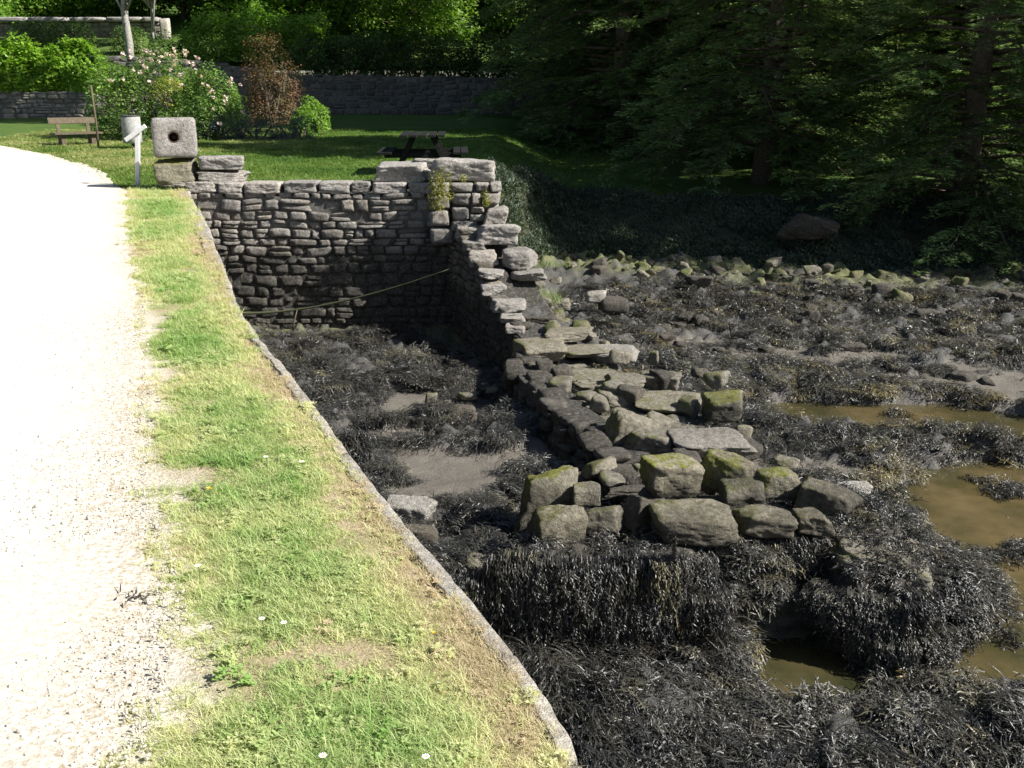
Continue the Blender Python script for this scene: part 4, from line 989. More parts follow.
def hang_line(pts, n, zf, spread=.05, seed=1, ls=(.7, 1.25), out=(0, -.06)):
    r = np.random.default_rng(seed); pts = np.array(pts, float); t_ = np.concatenate([[0], np.cumsum(np.hypot(*np.diff(pts[:, :2], axis=0).T))])
    q = r.uniform(0, t_[-1], n*2); q = q[noise(q*9, q*0, seed+50)+r.uniform(-.6, .6, n*2) > -.1][:n]; n = len(q); x = np.interp(q, t_, pts[:, 0]); y = np.interp(q, t_, pts[:, 1])
    tx = np.interp(q+.05, t_, pts[:, 0])-np.interp(q-.05, t_, pts[:, 0]); ty = np.interp(q+.05, t_, pts[:, 1])-np.interp(q-.05, t_, pts[:, 1]); an = np.arctan2(ty, tx)
    off = np.abs(r.normal(0, spread, n)); x = x+np.sin(an)*off; y = y-np.cos(an)*off
    z = zf(x, y)+r.normal(-.02, .035, n); lg = .35+1.0*(.5+.5*noise(q*3.5, q*0, seed))
    sc = r.uniform(*ls, n)*lg; s3 = np.stack([r.uniform(.8, 1.2, n), r.uniform(.8, 1.2, n), sc], 1)
    return np.stack([x, y, z], 1), np.stack([r.normal(0, .06, n), r.normal(0, .08, n), an], 1), s3
def thin(q): q[2][:, 0] *= .25; return q
HP = [hang_line([(-.75, 6.75), (-.3, 6.66), (.0, 6.66)], 110, lambda x, y: -1.92+0*x+.05*noise(x*4, y, 0, 2), .06, 1, (.7, 1.1)),
      hang_line([(-.1, 6.66), (.9, 6.56), (1.5, 6.58)], 165, lambda x, y: -1.7-.16*np.clip(noise(x*5.3, y*0, 0, 3), 0, 1), .05, 2, (.9, 1.5)),
      hang_line([(-.1, 6.6), (.9, 6.5), (1.55, 6.52)], 80, lambda x, y: -2.0+.1*noise(x*3.3, y*0, 0, 4), .05, 3, (.5, 1.0)),
      hang_line([(1.6, 7.0), (2.4, 7.05)], 110, lambda x, y: -1.74+.03*noise(x*3, y*0, 0, 3), .05, 4, (.5, 1.1)),
      hang_line([(2.3, 6.68), (2.45, 6.52), (2.85, 6.42), (3.1, 6.48), (3.25, 6.8), (3.3, 7.3), (3.2, 7.8)], 230, lambda x, y: -1.93+.07*noise(x*3, y*3, 0, 6), .06, 5, (.6, 1.1)),
      hang_line([(2.5, 6.45), (2.85, 6.34), (3.15, 6.42), (3.35, 6.8), (3.42, 7.2)], 150, lambda x, y: -2.12+.08*noise(x*3, y*3, 0, 7), .08, 6, (.4, .8)),
      hang_line([(.2, 11.6), (.45, 10.3), (.85, 9.3), (1.05, 8.4)], 90, lambda x, y: -1.98+.06*noise(x*3, y*3, 0, 7), .04, 7, (.5, .9)),
      thin(hang_line([(1.12, 6.56), (1.2, 6.56)], 3, lambda x, y: -1.47+0*x, .01, 8, (.5, .7))), thin(hang_line([(1.32, 6.56), (1.36, 6.56)], 3, lambda x, y: -1.46+0*x, .01, 9, (.5, .8))),
      hang_line([(.2, 6.6), (.6, 6.6)], 60, lambda x, y: -1.75+0*x, .08, 10, (.6, 1.2))]
a0 = np.concatenate([q[0] for q in HP]); a1 = np.concatenate([q[1] for q in HP]); a2 = np.concatenate([q[2] for q in HP]); K_ = len(a0)
scatter('hanging_seaweed', hk, a0, a1, a2, np.clip(.3+r.normal(0, .16, K_)+np.where(r.random(K_) < .07, .3, 0), 0, 1), r.choice(3, K_))
# weed lying on the dam cores
dg = bpy.context.evaluated_depsgraph_get()
x = np.concatenate([r.uniform(2.25, 3.35, 330), r.uniform(-.1, 2.5, 130), r.uniform(.1, 2.5, 500), r.uniform(2.4, 3.7, 500)]); y = np.concatenate([r.uniform(6.35, 8.3, 330), r.uniform(6.55, 7.0, 130), r.uniform(7.4, 12.5, 500), r.uniform(6.6, 9.3, 500)])
cores = [o for o in col.objects if o.name.split('.')[0] in ('ruined_pier', 'rocky_stump', 'collapsed_wall')]
from mathutils.bvhtree import BVHTree
bv = [(o.location.copy(), BVHTree.FromPolygons([v.co.copy() for v in o.data.vertices], [p_.vertices[:] for p_ in o.data.polygons])) for o in cores]
pts = []
for xi, yi in zip(x, y):
    zz = float(mud_z(xi, yi)); hit = False
    for loc, bt in bv:
        h = bt.ray_cast(Vector((xi, yi, 5))-loc, Vector((0, 0, -1)))
        if h[0] is not None and h[0].z+loc.z > zz: zz = h[0].z+loc.z; hit = True
    if yi > 7.2 and xi < 2.4 and (r.random() > .3): continue
    if poolmask(xi, yi) > .3 and not hit: continue
    if inpoly(np.array([xi]), np.array([yi]), BAST)[0] and 6.55 < yi < 7.5 and r.random() < .6: continue
    pts.append((xi, yi, zz))
for (px, py, a_, b_, n_) in [(1010, 492, 28, 5, 26), (985, 480, 12, 2, 6), (990, 556, 20, 5, 20), (1020, 550, 14, 4, 12), (945, 545, 8, 3, 5), (900, 416, 14, 2, 6), (1000, 640, 10, 4, 5)]:
    for k in range(n_):
        q = P(px+r.normal(0, a_*.5), py+r.normal(0, b_*.5), ZW); pts.append((q[0], q[1], ZW-.02))
pts = np.array(pts); K_ = len(pts)
scatter('draped_seaweed', wk, pts, np.stack([r.normal(0, .3, K_), r.normal(0, .4, K_), r.uniform(0, 6.28, K_)], 1), r.uniform(.7, 1.2, K_), np.clip(.33+r.normal(0, .17, K_), 0, .9), r.choice(4, K_))

# bank plants (purslane) in the shade
PU = leaf_mat('purslane_leaf', (.03, .05, .032), (.1, .125, .08), .2, .6, .3, 'INSTANCER')
def bushlet(seed, n, rad, hh, leaf):
    r = np.random.default_rng(seed); mb = MB()
    for i in range(n):
        v = r.normal(0, 1, 3); v /= np.linalg.norm(v); v[2] = abs(v[2]); c = v*np.array([rad, rad, hh])*r.uniform(.55, 1.05); d = r.normal(0, 1, 3)+v*.5+np.array([0, 0, .7]); d /= np.linalg.norm(d)
        s_ = np.cross(d, r.normal(0, 1, 3)); s_ /= np.linalg.norm(s_); l = leaf*r.uniform(.6, 1.3)
        mb.add([c, c+d*l*.5+s_*l*.25, c+d*l, c+d*l*.5-s_*l*.25], [(0, 1, 2, 3)])
    return mb
bk = [proto_mesh('bushlet_%s' % 'ab'[k], bushlet(80+k, 130, .2, .24, .07), PU) for k in range(2)]
n_ = 5200; x = r.uniform(-.5, 13, n_); f_ = r.uniform(-.1, 1, n_); y = foot(x)+.05+f_*3.4+.25*fbm(x*1.5, x*0, 0, 333, 3); K_ = n_
kp = (fbm(x*1.3, y*1.3, 0, 340, 3) > -.35); x, y = x[kp], y[kp]; x = np.concatenate([x, r.uniform(-.5, 1, 500)]); y = np.concatenate([y, r.uniform(17.2, 22, 500)]); K_ = len(x)
scatter('bank_plants', bk, np.stack([x, y, land_z(x, y)], 1), np.stack([x*0, x*0, r.uniform(0, 6.28, K_)], 1), (.5+.6*np.clip(.5+fbm(x*1.1, y*1.1, 0, 350, 3), 0, 1))*r.uniform(.7, 1.3, K_), np.clip(.5+.6*fbm(x*.9, y*.9, 0, 351, 3)+r.normal(0, .15, K_), 0, 1), r.choice(2, K_))

# ------------------------------------------------------------------ vegetation built leaf by leaf
def leaves(mb, tl, C_, size, r, aspect=.5, up=.6, outd=None, tint=None):
    """a diamond leaf at every point of C_"""
    n = len(C_); d = r.normal(0, 1, (n, 3)); d[:, 2] += 0; d /= np.linalg.norm(d, axis=1)[:, None]
    nr = r.normal(0, 1, (n, 3)); nr[:, 2] = np.abs(nr[:, 2])+up
    if outd is not None: nr += outd
    nr /= np.linalg.norm(nr, axis=1)[:, None]; d -= nr*(d*nr).sum(1)[:, None]; d /= np.linalg.norm(d, axis=1)[:, None]+1e-9
    s_ = np.cross(nr, d); L = (size*r.uniform(.6, 1.35, n))[:, None]
    V = np.stack([C_-d*L*.5, C_+s_*L*aspect*.5-nr*L*.06, C_+d*L*.5, C_-s_*L*aspect*.5-nr*L*.06], 1).reshape(-1, 3)
    i = np.arange(n)*4; mb.add(V, np.stack([i, i+1, i+2, i+3], 1)); tl.append(np.repeat(tint if tint is not None else r.uniform(0, 1, n), 4))
LM = {
 'laurel': leaf_mat('laurel_leaf', (.11, .22, .02), (.32, .5, .06), .5, .4, .4),
 'box': leaf_mat('clipped_leaf', (.06, .12, .025), (.17, .26, .06), .3),
 'hazel': leaf_mat('hazel_leaf', (.07, .17, .02), (.27, .42, .07), .5),
 'dark': leaf_mat('dark_leaf', (.025, .055, .014), (.1, .17, .035), .35),
 'maple': leaf_mat('maple_leaf', (.06, .13, .015), (.22, .34, .06), .5),
 'rose': leaf_mat('rose_leaf', (.05, .12, .02), (.22, .34, .07), .4),
 'red': leaf_mat('smoke_leaf', (.07, .08, .025), (.2, .09, .05), .3),
 'yellow': leaf_mat('spurge_leaf', (.12, .17, .02), (.42, .42, .06), .35),
 'lavender': leaf_mat('lavender_leaf', (.03, .045, .04), (.09, .1, .17), .2),
 'conifer': leaf_mat('conifer_leaf', (.025, .05, .014), (.27, .38, .13), .22, .6, .3),
 'petal': leaf_mat('rose_petal', (.62, .42, .42), (.75, .66, .62), .3),
 'wallplant': leaf_mat('wall_plant_leaf', (.12, .13, .02), (.34, .32, .06), .3),
 'purple': leaf_mat('sedge_leaf', (.1, .15, .05), (.26, .3, .13), .3),
}
def mass(mb, tl, box, n, size, r, seed, aspect=.5, lob=1.0, ell=True, shell=.55, tb=.0, up=.6, freq=1.1):
    """leaves through the outer layer of an uneven lobed mass filling box (x0,x1,y0,y1,z0,z1)"""
    x0, x1, y0, y1, z0, z1 = box; c = np.array([(x0+x1)/2, (y0+y1)/2, (z0+z1)/2 if ell else z0]); h = np.array([(x1-x0)/2, (y1-y0)/2, (z1-z0)/2 if ell else (z1-z0)])
    m = int(n*1.7); v = r.normal(0, 1, (m, 3))
    if not ell: v[:, 2] = np.abs(v[:, 2])
    v /= np.linalg.norm(v, axis=1)[:, None]
    if not ell or True:
        k = 4; q = (np.abs(v)**k).sum(1)**(-1/k); v = v*(q[:, None]*.5+.5)
    rad = shell+(1-shell)*r.random(m)**.6
    p = v*rad[:, None]*h; w_ = p+c
    f = fbm(w_[:, 0]*freq, w_[:, 1]*freq, w_[:, 2]*freq, seed, 4)
    rad2 = 1+.35*lob*fbm(w_[:, 0]*freq*.9+7, w_[:, 1]*freq*.9, w_[:, 2]*freq*.9, seed+3, 3)
    w_ = c+p*rad2[:, None]; keep = f*lob > -.22; w_ = w_[keep]; f = f[keep]; v = v[keep]
    w_ = w_[:n]; v = v[:n]; f = f[:n]
    leaves(mb, tl, w_, size, r, aspect, up, v*.9, np.clip(.45+.7*f+r.normal(0, .2, len(w_))+tb, 0, 1))
def innercore(box, material, parent, f=.72, name='inner_twigs'):
    x0, x1, y0, y1, z0, z1 = box; c = ((x0+x1)/2, (y0+y1)/2, (z0+z1)/2)
    V, Fc = stone(((x1-x0)*f, (y1-y0)*f, (z1-z0)*f), int(abs(x0*100))+3, 8, 8, .5, .2, .2); mb = MB(); mb.add(V+np.array(c), Fc)
    o = mb.build(name, material, parent, True); put_parent(o, parent); return o
TW = simple('twig_shade', (.03, .028, .018), .95, 8)
def shrub(name, label, cat, boxes, n, size, m, seed, group=None, ell=False, core_=True, stems=True, **kw):
    r = np.random.default_rng(seed); mb = MB(); tl = []
    for b in boxes: mass(mb, tl, b, n, size, r, seed, ell=ell, **kw)
    x = np.mean([(b[0]+b[1])/2 for b in boxes]); y = np.mean([(b[2]+b[3])/2 for b in boxes]); z = min(b[4] for b in boxes)
    t_ = thing(name, (x, y, z), label, cat, group)
    o = mb.build('foliage', LM[m], t_, False, {'tint': np.concatenate(tl)}); put_parent(o, t_)
    if stems:
        mb = MB()
        for b in boxes:
            for k in range(5):
                a = r.uniform(0, 6.28); q = np.array([(b[0]+b[1])/2, (b[2]+b[3])/2, b[4]-.1]); e = q+np.array([math.cos(a)*(b[1]-b[0])*.3, math.sin(a)*(b[3]-b[2])*.3, (b[5]-b[4])*.75])
                mb.tube([q, (q+e)/2+r.normal(0, .08, 3), e], [.05, .035, .012], 5)
        o = mb.build('stems', M['bark'], t_); put_parent(o, t_)
    return t_
def bxp(px0, px1, pt_, pb_, y, dy):
    a = PY(px0, pb_, y); b = PY(px1, pt_, y); return (a[0], b[0], y-dy, y+dy, a[2], b[2])
# garden walls
tw = thing('terrace_wall', (-5, 45, 0), 'long low rubble wall in the shade holding back the garden terrace', 'wall')
A = [PY(96, 110, 45), PY(545, 110, 45.3), PY(690, 120, 36)]
tl_ = [0, math.hypot(A[1][0]-A[0][0], .3)]; tl_.append(tl_[1]+math.hypot(A[2][0]-A[1][0], A[2][1]-A[1][1]))
def twf(u_, w_):
    u_ = np.asarray(u_, float); x = np.interp(u_, tl_, [q[0] for q in A]); y = np.interp(u_, tl_, [q[1] for q in A]); return x-w_*.2*(u_ > tl_[1]), y-w_
tzs = [(96, 54), (120, 57), (200, 59), (240, 66), (300, 74), (545, 77)]
tu = [(PY(q[0], 100, 45)[0]-A[0][0]) for q in tzs]+[tl_[2]]; tz = [PY(q[0], q[1], 45)[2] for q in tzs]+[1.35]
wmason(tw, 'rubble_face', twf, tl_[2], .1, lambda u_: float(np.interp(u_, tu, tz)), (.16, .3), (.25, .7), M['masonry_shaded'], 41, depth=.3, mortar='mortar_far')
lw = thing('garden_wall', (-21, 42, .2), 'sunlit low rubble wall under the bright laurel hedge at far left', 'wall')
X0 = PY(-60, 110, 42)[0]; X1 = PY(97, 110, 42)[0]
wmason(lw, 'rubble_face', lambda u_, w_: (X0+u_, 42-w_), X1-X0, -.1, lambda u_: 1.38, (.14, .26), (.2, .6), M['masonry_far'], 42, depth=.3, mortar='mortar_far')
# upper wall with flat coping slabs
uw = thing('upper_wall', (-22, 56, 3.5), 'dark wall topped by flat pale coping slabs above the clipped hedges', 'wall')
a = PY(-40, 40, 56); b = PY(160, 20, 56)
wmason(uw, 'wall_face', lambda u_, w_: (a[0]+u_, 56-w_), b[0]-a[0], 2.8, lambda u_: b[2]-.12, (.2, .3), (.3, .7), M['masonry_far'], 43, depth=.3, mortar='mortar_far')
mb = MB(); r = np.random.default_rng(3); x = a[0]; tt = []
while x < b[0]:
    l = min(r.uniform(1.4, 2.6), b[0]-x+.05); V, Fc = stone((l-.03, .9, .24), int(r.integers(1e6)), 5, 20, .2, .03, .02); V += (x+l/2, 56, b[2]+.02); mb.add(V, Fc); tt.append(np.full(len(V), .5)); x += l
o = mb.build('coping_slabs', M['granite_cap'], uw, True, {'tint': np.concatenate(tt)}); put_parent(o, uw)
q0 = PY(161, 33, 55.6); q1 = PY(169, 17, 55.6); V, Fc = stone((q1[0]-q0[0], .5, q1[2]-q0[2]+.6), 77, 5, 20, .2, .03, .02); V += ((q0[0]+q1[0])/2, 55.6, (q0[2]+q1[2])/2-.3)
mb = MB(); mb.add(V, Fc); o = mb.build('end_pillar', M['coping'], uw, True, {'tint': np.full(len(V), .7)}); put_parent(o, uw)

# hedges and shrubs
shrub('laurel_hedge', 'bright yellow green laurel hedge on top of the low sunlit wall at far left', 'hedge', [bxp(x_, x_+34, 38+(i_ % 3)*5, 92, 43, 1.0) for i_, x_ in enumerate(range(-50, 76, 17))], 3000, .2, 'laurel', 301, freq=1.6)
shrub('clipped_hedge', 'long box clipped hedge in front of the upper wall at far left', 'hedge', [bxp(x_, x_+30, 20, 48, 50, .8) for x_ in range(10, 82, 18)], 1800, .1, 'box', 302, lob=.35, group=None)
shrub('clipped_hedge', 'short box clipped hedge crossed by the grey tree trunk', 'hedge', [bxp(x_, x_+26, 25, 52, 50, .8) for x_ in range(112, 136, 12)], 1700, .1, 'box', 303, lob=.35)
shrub('hazel_bush', 'big upright green bush in sun above the rose bush', 'bush', [bxp(186, 250, 10, 62, 48, 1.6), bxp(225, 300, 6, 62, 48.5, 1.8), bxp(265, 335, 12, 66, 48, 1.6)], 6500, .15, 'hazel', 304, freq=1.8)
shrub('dark_hedge', 'dark hedge between the grey trunked tree and the big sunlit bush', 'hedge', [bxp(x_, x_+32, 32, 66, 49, .8) for x_ in (150, 172)], 2400, .12, 'dark', 312, freq=1.6)
shrub('terrace_hedge', 'long dark hedge with sunlit top growing above the shaded terrace wall', 'hedge', [bxp(x_, x_+60, 34-(i_ % 2)*4, 80, 46.6, 1.2) for i_, x_ in enumerate(range(285, 560, 34))], 3800, .14, 'dark', 305, lob=.6, freq=1.4)
rb = shrub('rose_bush', 'large sprawling rose bush dotted with pale pink flowers behind the pierced block', 'bush', [bxp(94, 150, 56, 142, 30, .9), bxp(115, 210, 46, 142, 30.4, 1.2), bxp(170, 248, 62, 142, 30, .9)], 8500, .085, 'rose', 306, freq=1.7)
r = np.random.default_rng(12); fl = 0
mb = MB(); tl = []
for k in range(75):
    px = float(np.clip(r.normal(175, 38), 100, 243)); top = np.interp(px, [96, 130, 175, 205, 243], [62, 50, 46, 60, 80]); py = top+abs(r.normal(0, 18)); y = 29.6 if py > top+18 else 30.2
    c = np.array(PY(px, py, y-.15-.5*min(1, (py-top)/40))); leaves(mb, tl, c+r.normal(0, .025, (10, 3)), .075, r, .8, .2)
o = mb.build('flowers', LM['petal'], rb, False, {'tint': np.concatenate(tl)}); put_parent(o, rb)
shrub('spurge', 'yellow green flowering spurge in the front of the rose bush', 'plant', [bxp(150, 180, 78, 104, 29.0, .3)], 1500, .06, 'yellow', 307, ell=True)
shrub('smoke_bush', 'reddish brown twiggy bush in front of the shaded terrace wall', 'bush', [bxp(243, 300, 40, 112, 33, .8), bxp(250, 290, 60, 125, 32.4, .6)], 4200, .07, 'red', 308, freq=2.2)
shrub('garden_shrub', 'small yellow green shrub catching sun right of the reddish bush', 'bush', [bxp(288, 318, 106, 136, 31, .5), bxp(300, 330, 100, 130, 31.6, .5)], 1500, .09, 'hazel', 309, freq=2.5, tb=.1)
shrub('lavender_bed', 'low bluish lavender clump in shade behind the pierced block', 'plant', [bxp(x_, x_+45, 116, 142, 29.2, .4) for x_ in (200, 235, 268)], 2200, .05, 'lavender', 310, freq=2.5)
shrub('fern_clump', 'dark leafy clump left of the lavender under the roses', 'plant', [bxp(112, 150, 108, 145, 28.9, .4), bxp(185, 215, 108, 142, 29.3, .4)], 1500, .07, 'dark', 311, freq=2.5)

# broadleaf trees
def broadleaf(name, label, x, y, z, h, rad, crown0, m, seed, n=26000, leaf=.17, group=None, bark='bark', tr=.2, lean=0):
    r = np.random.default_rng(seed); t_ = thing(name, (x, y, z), label, 'tree', group)
    mb = MB(); pts = [(0+lean*k/6+r.normal(0, .04), r.normal(0, .04), -.2+h*.75*k/6) for k in range(7)]
    mb.tube(pts, [tr*(1-.12*k) for k in range(7)], 10); mb.build('trunk', M[bark], t_, True)
    mb = MB(); lb_ = MB(); tl = []; nc = 46
    for k in range(nc):
        f = (k+.5)/nc; zc = crown0+(h-crown0)*f; rr_ = rad*math.sqrt(max(.05, 1-(2*(f-.42))**2*.75)); a = k*2.4+r.normal(0, .3); q = rr_*math.sqrt(r.uniform(.15, 1))
        c = np.array([q*math.cos(a), q*math.sin(a), zc]); b0 = np.array(pts[min(6, int(max(1, 6*(zc-rad*.4)/h/.75)))])
        if k % 2 == 0: lb_.tube([b0, (b0+c)/2+(0, 0, .1*rad)+r.normal(0, .1, 3), c], [.07, .045, .015], 5)
        m_ = n//nc; v = r.normal(0, 1, (m_, 3)); v /= np.linalg.norm(v, axis=1)[:, None]; s3 = np.array([1, 1, .62])*rad*r.uniform(.28, .45)
        p_ = c+v*s3*(r.random(m_)**.45)[:, None]; p_ = p_+.25*np.stack([fbm(p_[:, 0]*1.5, p_[:, 1]*1.5, p_[:, 2]*1.5, seed+s_, 2) for s_ in range(3)], 1)
        leaves(mb, tl, p_, leaf, r, .6, .7, v*.6, np.clip(r.normal(.45, .12)+r.normal(0, .2, m_), 0, 1))
    mb.build('crown', LM[m], t_, False, {'tint': np.concatenate(tl)}); lb_.build('limbs', M[bark], t_, True)
    return t_
def at(px, y): return PY(px, 86, y)[0]
def tz_(x, y): return float(terr_z(x, y))
broadleaf('tree', 'grey trunked tree standing between the two clipped hedges', at(133, 48), 48, 2.4, 10, 3.6, 4.6, 'dark', 401, n=16000, bark='bark_grey', tr=.2)
broadleaf('maple_tree', 'bright green maple lit by sun above the dark terrace hedge', at(415, 51), 51, 3, 7.5, 3.3, 1.0, 'maple', 402, n=26000, leaf=.2)
broadleaf('tree', 'slender tree with a thin pale trunk above the rose bush', at(158, 52), 52, 3.2, 9, 2.2, 3.0, 'hazel', 403, n=12000, bark='bark_grey', tr=.07)
bg = broadleaf('broadleaf_tree', 'tall green tree in the wood behind the garden', at(60, 64), 64, tz_(0, 64)-.3, 10, 4.5, .8, 'hazel', 404, n=30000, leaf=.24, group='trees in the wood behind the garden')
bd = broadleaf('broadleaf_tree', 'tall green tree in the wood behind the garden', at(250, 62), 62, tz_(0, 62)-.3, 10, 4.5, .8, 'dark', 405, n=30000, leaf=.24, group='trees in the wood behind the garden')
for px, y, src, s_ in [(-60, 66, bd, 1), (0, 72, bd, 1.2), (130, 70, bg, 1.1), (190, 66, bg, 1), (310, 60, bg, 1), (350, 66, bg, 1), (410, 60, bd, 1.), (470, 58, bg, .9), (530, 56, bd, 1), (590, 60, bd, 1.1), (-20, 60, bg, .8), (100, 84, bg, 1.4), (250, 84, bd, 1.5), (400, 84, bd, 1.5), (540, 78, bd, 1.5), (20, 90, bd, 1.6), (660, 60, bd, 1.1), (740, 58, bd, 1.1), (820, 60, bd, 1.2), (900, 56, bd, 1.2), (980, 58, bd, 1.2), (1060, 60, bd, 1.2), (-110, 70, bd, 1.3)]:
    c = copy_tree(src); c.location = (at(px, y), y, tz_(at(px, y), y)-.4); c.rotation_euler.z = px*.7; c.scale = (s_, s_, s_)

# conifers with layered boughs
def conifer(name, label, x, y, z, h, spread, low, seed, nb=110, group=None):
    r = np.random.default_rng(seed); t_ = thing(name, (x, y, z), label, 'tree', group)
    mb = MB(); pts = [(r.normal(0, .06), r.normal(0, .06), -.5+(h+.5)*k/8) for k in range(9)]; mb.tube(pts, [.24*(1-k/8.6)+.02 for k in range(9)], 10); mb.build('trunk', M['bark'], t_, True)
    lb_ = MB(); mb = MB(); C_ = []; D_ = []; T_ = []
    for k in range(nb):
        f = (k/nb)**1.15; z0 = low+(h-low)*f; a = k*2.39996+r.normal(0, .25); L = spread*(1-f)**.62*r.uniform(.6, 1.1)+.3
        d = np.array([math.cos(a), math.sin(a), 0]); s_ = np.array([-d[1], d[0], 0]); dr_ = r.uniform(.06, .3)+.18*(1-f)**4
        bp = lambda q: np.array([0, 0, z0])+d*L*q+np.array([0, 0, .25*L*q*(1-q)-dr_*L*q*q])+s_*.12*L*math.sin(q*3+k)
        lb_.tube([bp(q) for q in (0, .3, .6, .95)], [.05, .035, .02, .006], 5)
        ntw = int(10+L*7); bt = r.normal(.4, .15)
        for j in range(ntw):
            q = r.uniform(.18, 1.0)**.8; sg = r.choice([-1, 1]); b0 = bp(q); tl2 = L*.34*(1.15-q)*r.uniform(.5, 1.2)+.18
            td = d*r.uniform(.5, .9)+s_*sg*r.uniform(.5, 1)+np.array([0, 0, r.uniform(-.22, .1)]); td /= np.linalg.norm(td)
            m_ = int(18+tl2*50); g = r.random(m_); sw_ = .13*(1.1-g)
            p_ = b0+td*(g*tl2)[:, None]+np.array([0, 0, -.12])*(g**2*tl2)[:, None]; sd = np.cross(td, (0, 0, 1)); ss = r.uniform(-1, 1, m_)
            p_ = p_+sd*(ss*sw_)[:, None]+r.normal(0, .018, (m_, 3)); dd = td+sd*(ss*.9)[:, None]+r.normal(0, .18, (m_, 3)); C_.append(p_); D_.append(dd); T_.append(np.clip(bt+.35*g*q+r.normal(0, .15, m_), 0, 1))
    C_ = np.concatenate(C_); D_ = np.concatenate(D_); T_ = np.concatenate(T_); n = len(C_)
    D_ /= np.linalg.norm(D_, axis=1)[:, None]; nr = r.normal(0, .35, (n, 3)); nr[:, 2] += 1; sd = np.cross(D_, nr); sd /= np.linalg.norm(sd, axis=1)[:, None]
    L = r.uniform(.08, .16, n)[:, None]; W = L*.22
    V = np.stack([C_, C_+D_*L*.5+sd*W*.5, C_+D_*L, C_+D_*L*.5-sd*W*.5], 1).reshape(-1, 3); i = np.arange(n)*4
    mb.add(V, np.stack([i, i+1, i+2, i+3], 1)); mb.build('foliage', LM['conifer'], t_, False, {'tint': np.repeat(T_, 4)}); lb_.build('limbs', M['bark'], t_, True)
    return t_
GC = 'dark conifers beside the shore'
c1 = conifer('conifer', 'dark layered conifer whose boughs hang furthest left over the shaded lawn', at(770, 26), 26, -.6, 13.5, 4.1, .8, 501, 230)
c2 = conifer('conifer', 'dark conifer with boughs sweeping low over the shore at the right edge', at(978, 22.5), 22.5, -1.0, 17, 3.7, .0, 502, 240)
def cp(src, px, y, s_, rz, lab=None, grp=None, zz=None):
    c = copy_tree(src); x = at(px, y) if px is not None else 0; c.location = (x, y, float(land_z(x, y)) if zz is None else zz); c.scale = (s_, s_, s_*1.0); c.rotation_euler.z = rz
    if lab: c['label'] = lab
    if grp: c['group'] = grp
    return c
cp(c1, 862, 30.5, 1.0, 2.1, 'conifer standing between the two low sweeping conifers on the right')
cp(c2, 620, 35, 1.4, 1.2, 'tall dark conifer rising behind the right end of the shaded lawn')
cp(c1, 700, 37, 1.4, 4.0, 'dark conifer in the second rank behind the shaded bank')
cp(c2, 820, 34, 1.1, 5.0, 'second rank dark conifer seen between the front conifers')
cp(c1, 950, 33, 1.1, 3.0, 'second rank dark conifer above the right hand bank')
cp(c2, 1075, 34, 1.1, .4, 'dark conifer partly cut by the right edge of the photo')
cp(c1, 612, 43, 1.45, .9, 'shaded conifer where the terrace wall meets the trees')
# trees just outside the picture on the right that shade the lawn and bank
for i_, (x, y, s_, rz) in enumerate([(14.8, 19.0, .72, .3), (20.5, 22.5, .8, 1.7), (18, 33, 1.1, 2.6), (24, 30, 1.2, .9), (12.0, 31, 1.1, 3.9), (17, 31.5, 1.2, 4.9), (16, 38, 1.2, 5.3), (9, 40, 1.2, 1.1), (24, 30, 1.2, 2.2)]):
    c = copy_tree((c1, c2)[i_ % 2]); c.location = (x, y, float(land_z(x, y))); c.scale = (s_, s_, s_); c.rotation_euler.z = rz; c['label'] = 'tall dark conifer further along the bank to the right'; c['group'] = 'conifers along the bank beyond the right edge'

c3 = conifer('conifer', 'tall bare stemmed conifer on the shore beyond the right edge', 15.5, 19.5, -1.2, 20, 3.0, 7.0, 503, 130)
# small plants on the stones and the shore
def little(name, label, bb, y, n, size, m, seed, dy=.12, **kw):
    b = bxp(bb[0], bb[2], bb[1], bb[3], y, dy); return shrub(name, label, 'plant', [b], n, size, m, seed, ell=True, stems=False, shell=.2, lob=.8, freq=6, **kw)
little('wall_plant', 'yellow green plant hanging from the joint left of the pillar', (427, 166, 452, 212), 15.85, 1300, .035, 'wallplant', 601)
little('wall_plant', 'dry little tuft growing midway up the pillar face', (480, 190, 492, 207), 15.9, 260, .03, 'wallplant', 602, dy=.06)
little('wall_plant', 'tiny tuft under the massive pale cap stone', (458, 174, 468, 183), 15.85, 120, .03, 'wallplant', 603, dy=.05)
little('wall_plant', 'tiny tuft at the right edge of the pillar', (499, 186, 506, 198), 16.2, 90, .03, 'wallplant', 604, dy=.06)
def blades(name, label, px, py, z, n, h, sp, m, seed, w_=.006):
    p = P(px, py, z); r = np.random.default_rng(seed); mb = MB()
    for i in range(n):
        a = r.uniform(0, 6.28); q = sp*math.sqrt(r.random()); b2 = r.uniform(0, 6.28); ln = r.uniform(.1, .7)
        ribbon(mb, (q*1.3*math.cos(a), q*math.sin(a), 0), (ln*math.cos(b2), ln*math.sin(b2), 1), h*r.uniform(.5, 1.15), w_, 3, (math.cos(b2)*.6, math.sin(b2)*.6, -.4))
    nv = sum(len(v) for v in mb.v)
    o = mb.build(name, LM[m], None, False, {'tint': np.repeat(r.random(n), 8)}, label=label, cat='plant'); o.location = (p[0], p[1], z)
blades('grass_tuft', 'pale green seeding grass clump growing out of the stepped wall rubble', 533, 302, -1.55, 900, .26, .34, 'purple', 611)
blades('grass_tuft', 'short dry grass on the second step of the ruined wall', 492, 250, -.98, 260, .1, .2, 'purple', 612)
blades('grass_tuft', 'sparse grass beside the rounded grey boulder on the steps', 552, 266, -1.35, 260, .12, .25, 'purple', 613)
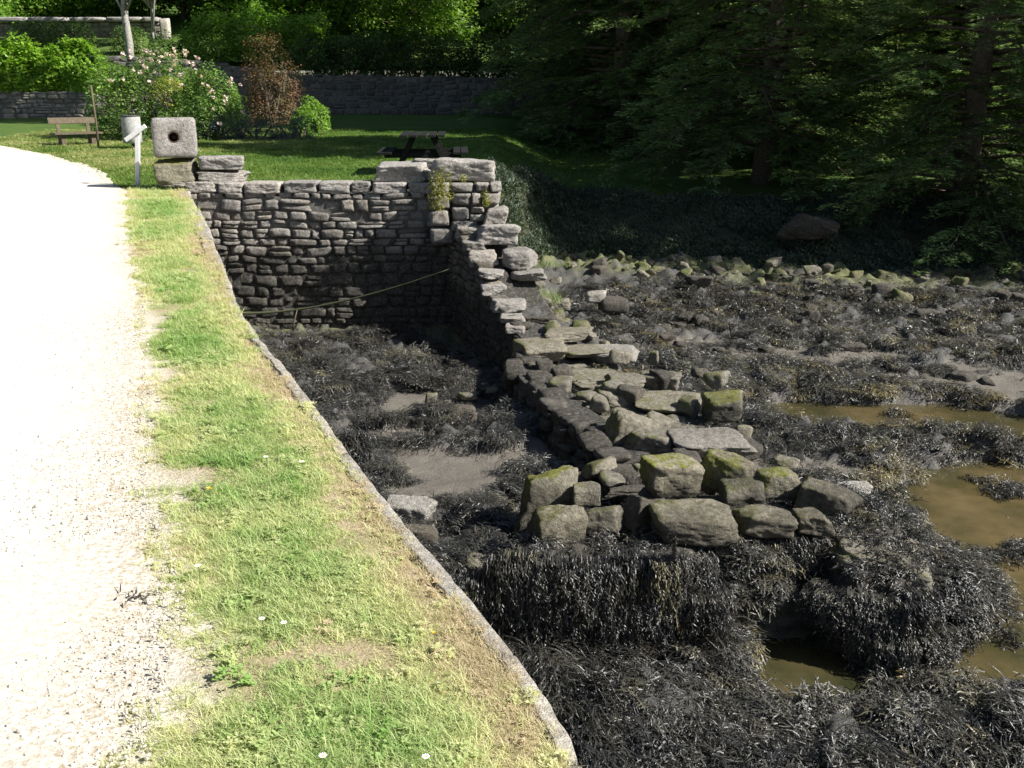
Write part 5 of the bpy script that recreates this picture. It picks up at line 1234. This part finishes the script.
# flowers on the verge
wm, t, b = mat('daisy_petal', .6); b.inputs['Base Color'].default_value = (.8, .8, .78, 1)
ym, t, b = mat('yellow_petal', .6); b.inputs['Base Color'].default_value = (.75, .5, .03, 1)
def daisy(px, py, lab, s_=.011, yellow=False):
    p = P(px, py, .055); root = thing('dandelion' if yellow else 'daisy', (p[0], p[1], 0), lab, 'flower'); r = random.Random(px)
    mb = MB(); c = np.array([0, 0, .055])
    for k in range(14 if not yellow else 26):
        th = k*2.399; q = s_*(1 if not yellow else .5+.5*k/26); d = np.array([math.cos(th), math.sin(th), .25 if not yellow else 1-.8*k/26]); sd = np.array([-math.sin(th), math.cos(th), 0])*s_*.22
        mb.add([c, c+d*q*.6+sd, c+d*q, c+d*q*.6-sd], [(0, 1, 2, 3)])
    mb.build('petals', ym if yellow else wm, root)
    if not yellow:
        mb = MB(); V, Fc = stone((s_*.6, s_*.6, s_*.3), 3, 4, 4, .2, .01, .01); mb.add(V+c+(0, 0, .001), Fc); mb.build('flower_head', ym, root, True)
    mb = MB(); mb.tube([(0, 0, 0), (.003, 0, .03), c], .0012, 5); mb.build('flower_stem', LM['purple'], root)
daisy(323, 756, 'white daisy lowest on the verge near the bottom edge of the photo')
daisy(426, 757, 'white daisy near the coping at the bottom of the verge')
daisy(262, 619, 'left of two white daisies in the middle of the verge')
daisy(284, 623, 'right of two white daisies in the middle of the verge')
daisy(302, 462, 'white daisy high on the verge near the quay edge', .013)
daisy(266, 457, 'white daisy high on the verge left of its neighbour', .012)
daisy(198, 566, 'small white daisy nearest the gravel path', .012)
daisy(209, 489, 'lone yellow dandelion on the verge beside the path', .014, True)
daisy(434, 633, 'little yellow flower close to the middle of the verge', .008, True)
# scrap of dried weed on the path
p = P(135, 598, .015); r = np.random.default_rng(5); mb = MB()
for k in range(40):
    a = r.uniform(0, 6.28); ribbon(mb, (r.normal(0, .02), r.normal(0, .02), r.uniform(0, .012)), (math.cos(a), math.sin(a), .2), r.uniform(.02, .05), .005, 3, (0, 0, -.6), (0, 0, 1), r)
o = mb.build('dried_weed', M['rock_dark'], None, False, {'tint': np.full(sum(len(v) for v in mb.v), .3)}, label='scrap of dried dark weed lying on the pale gravel path', cat='debris'); o.location = p
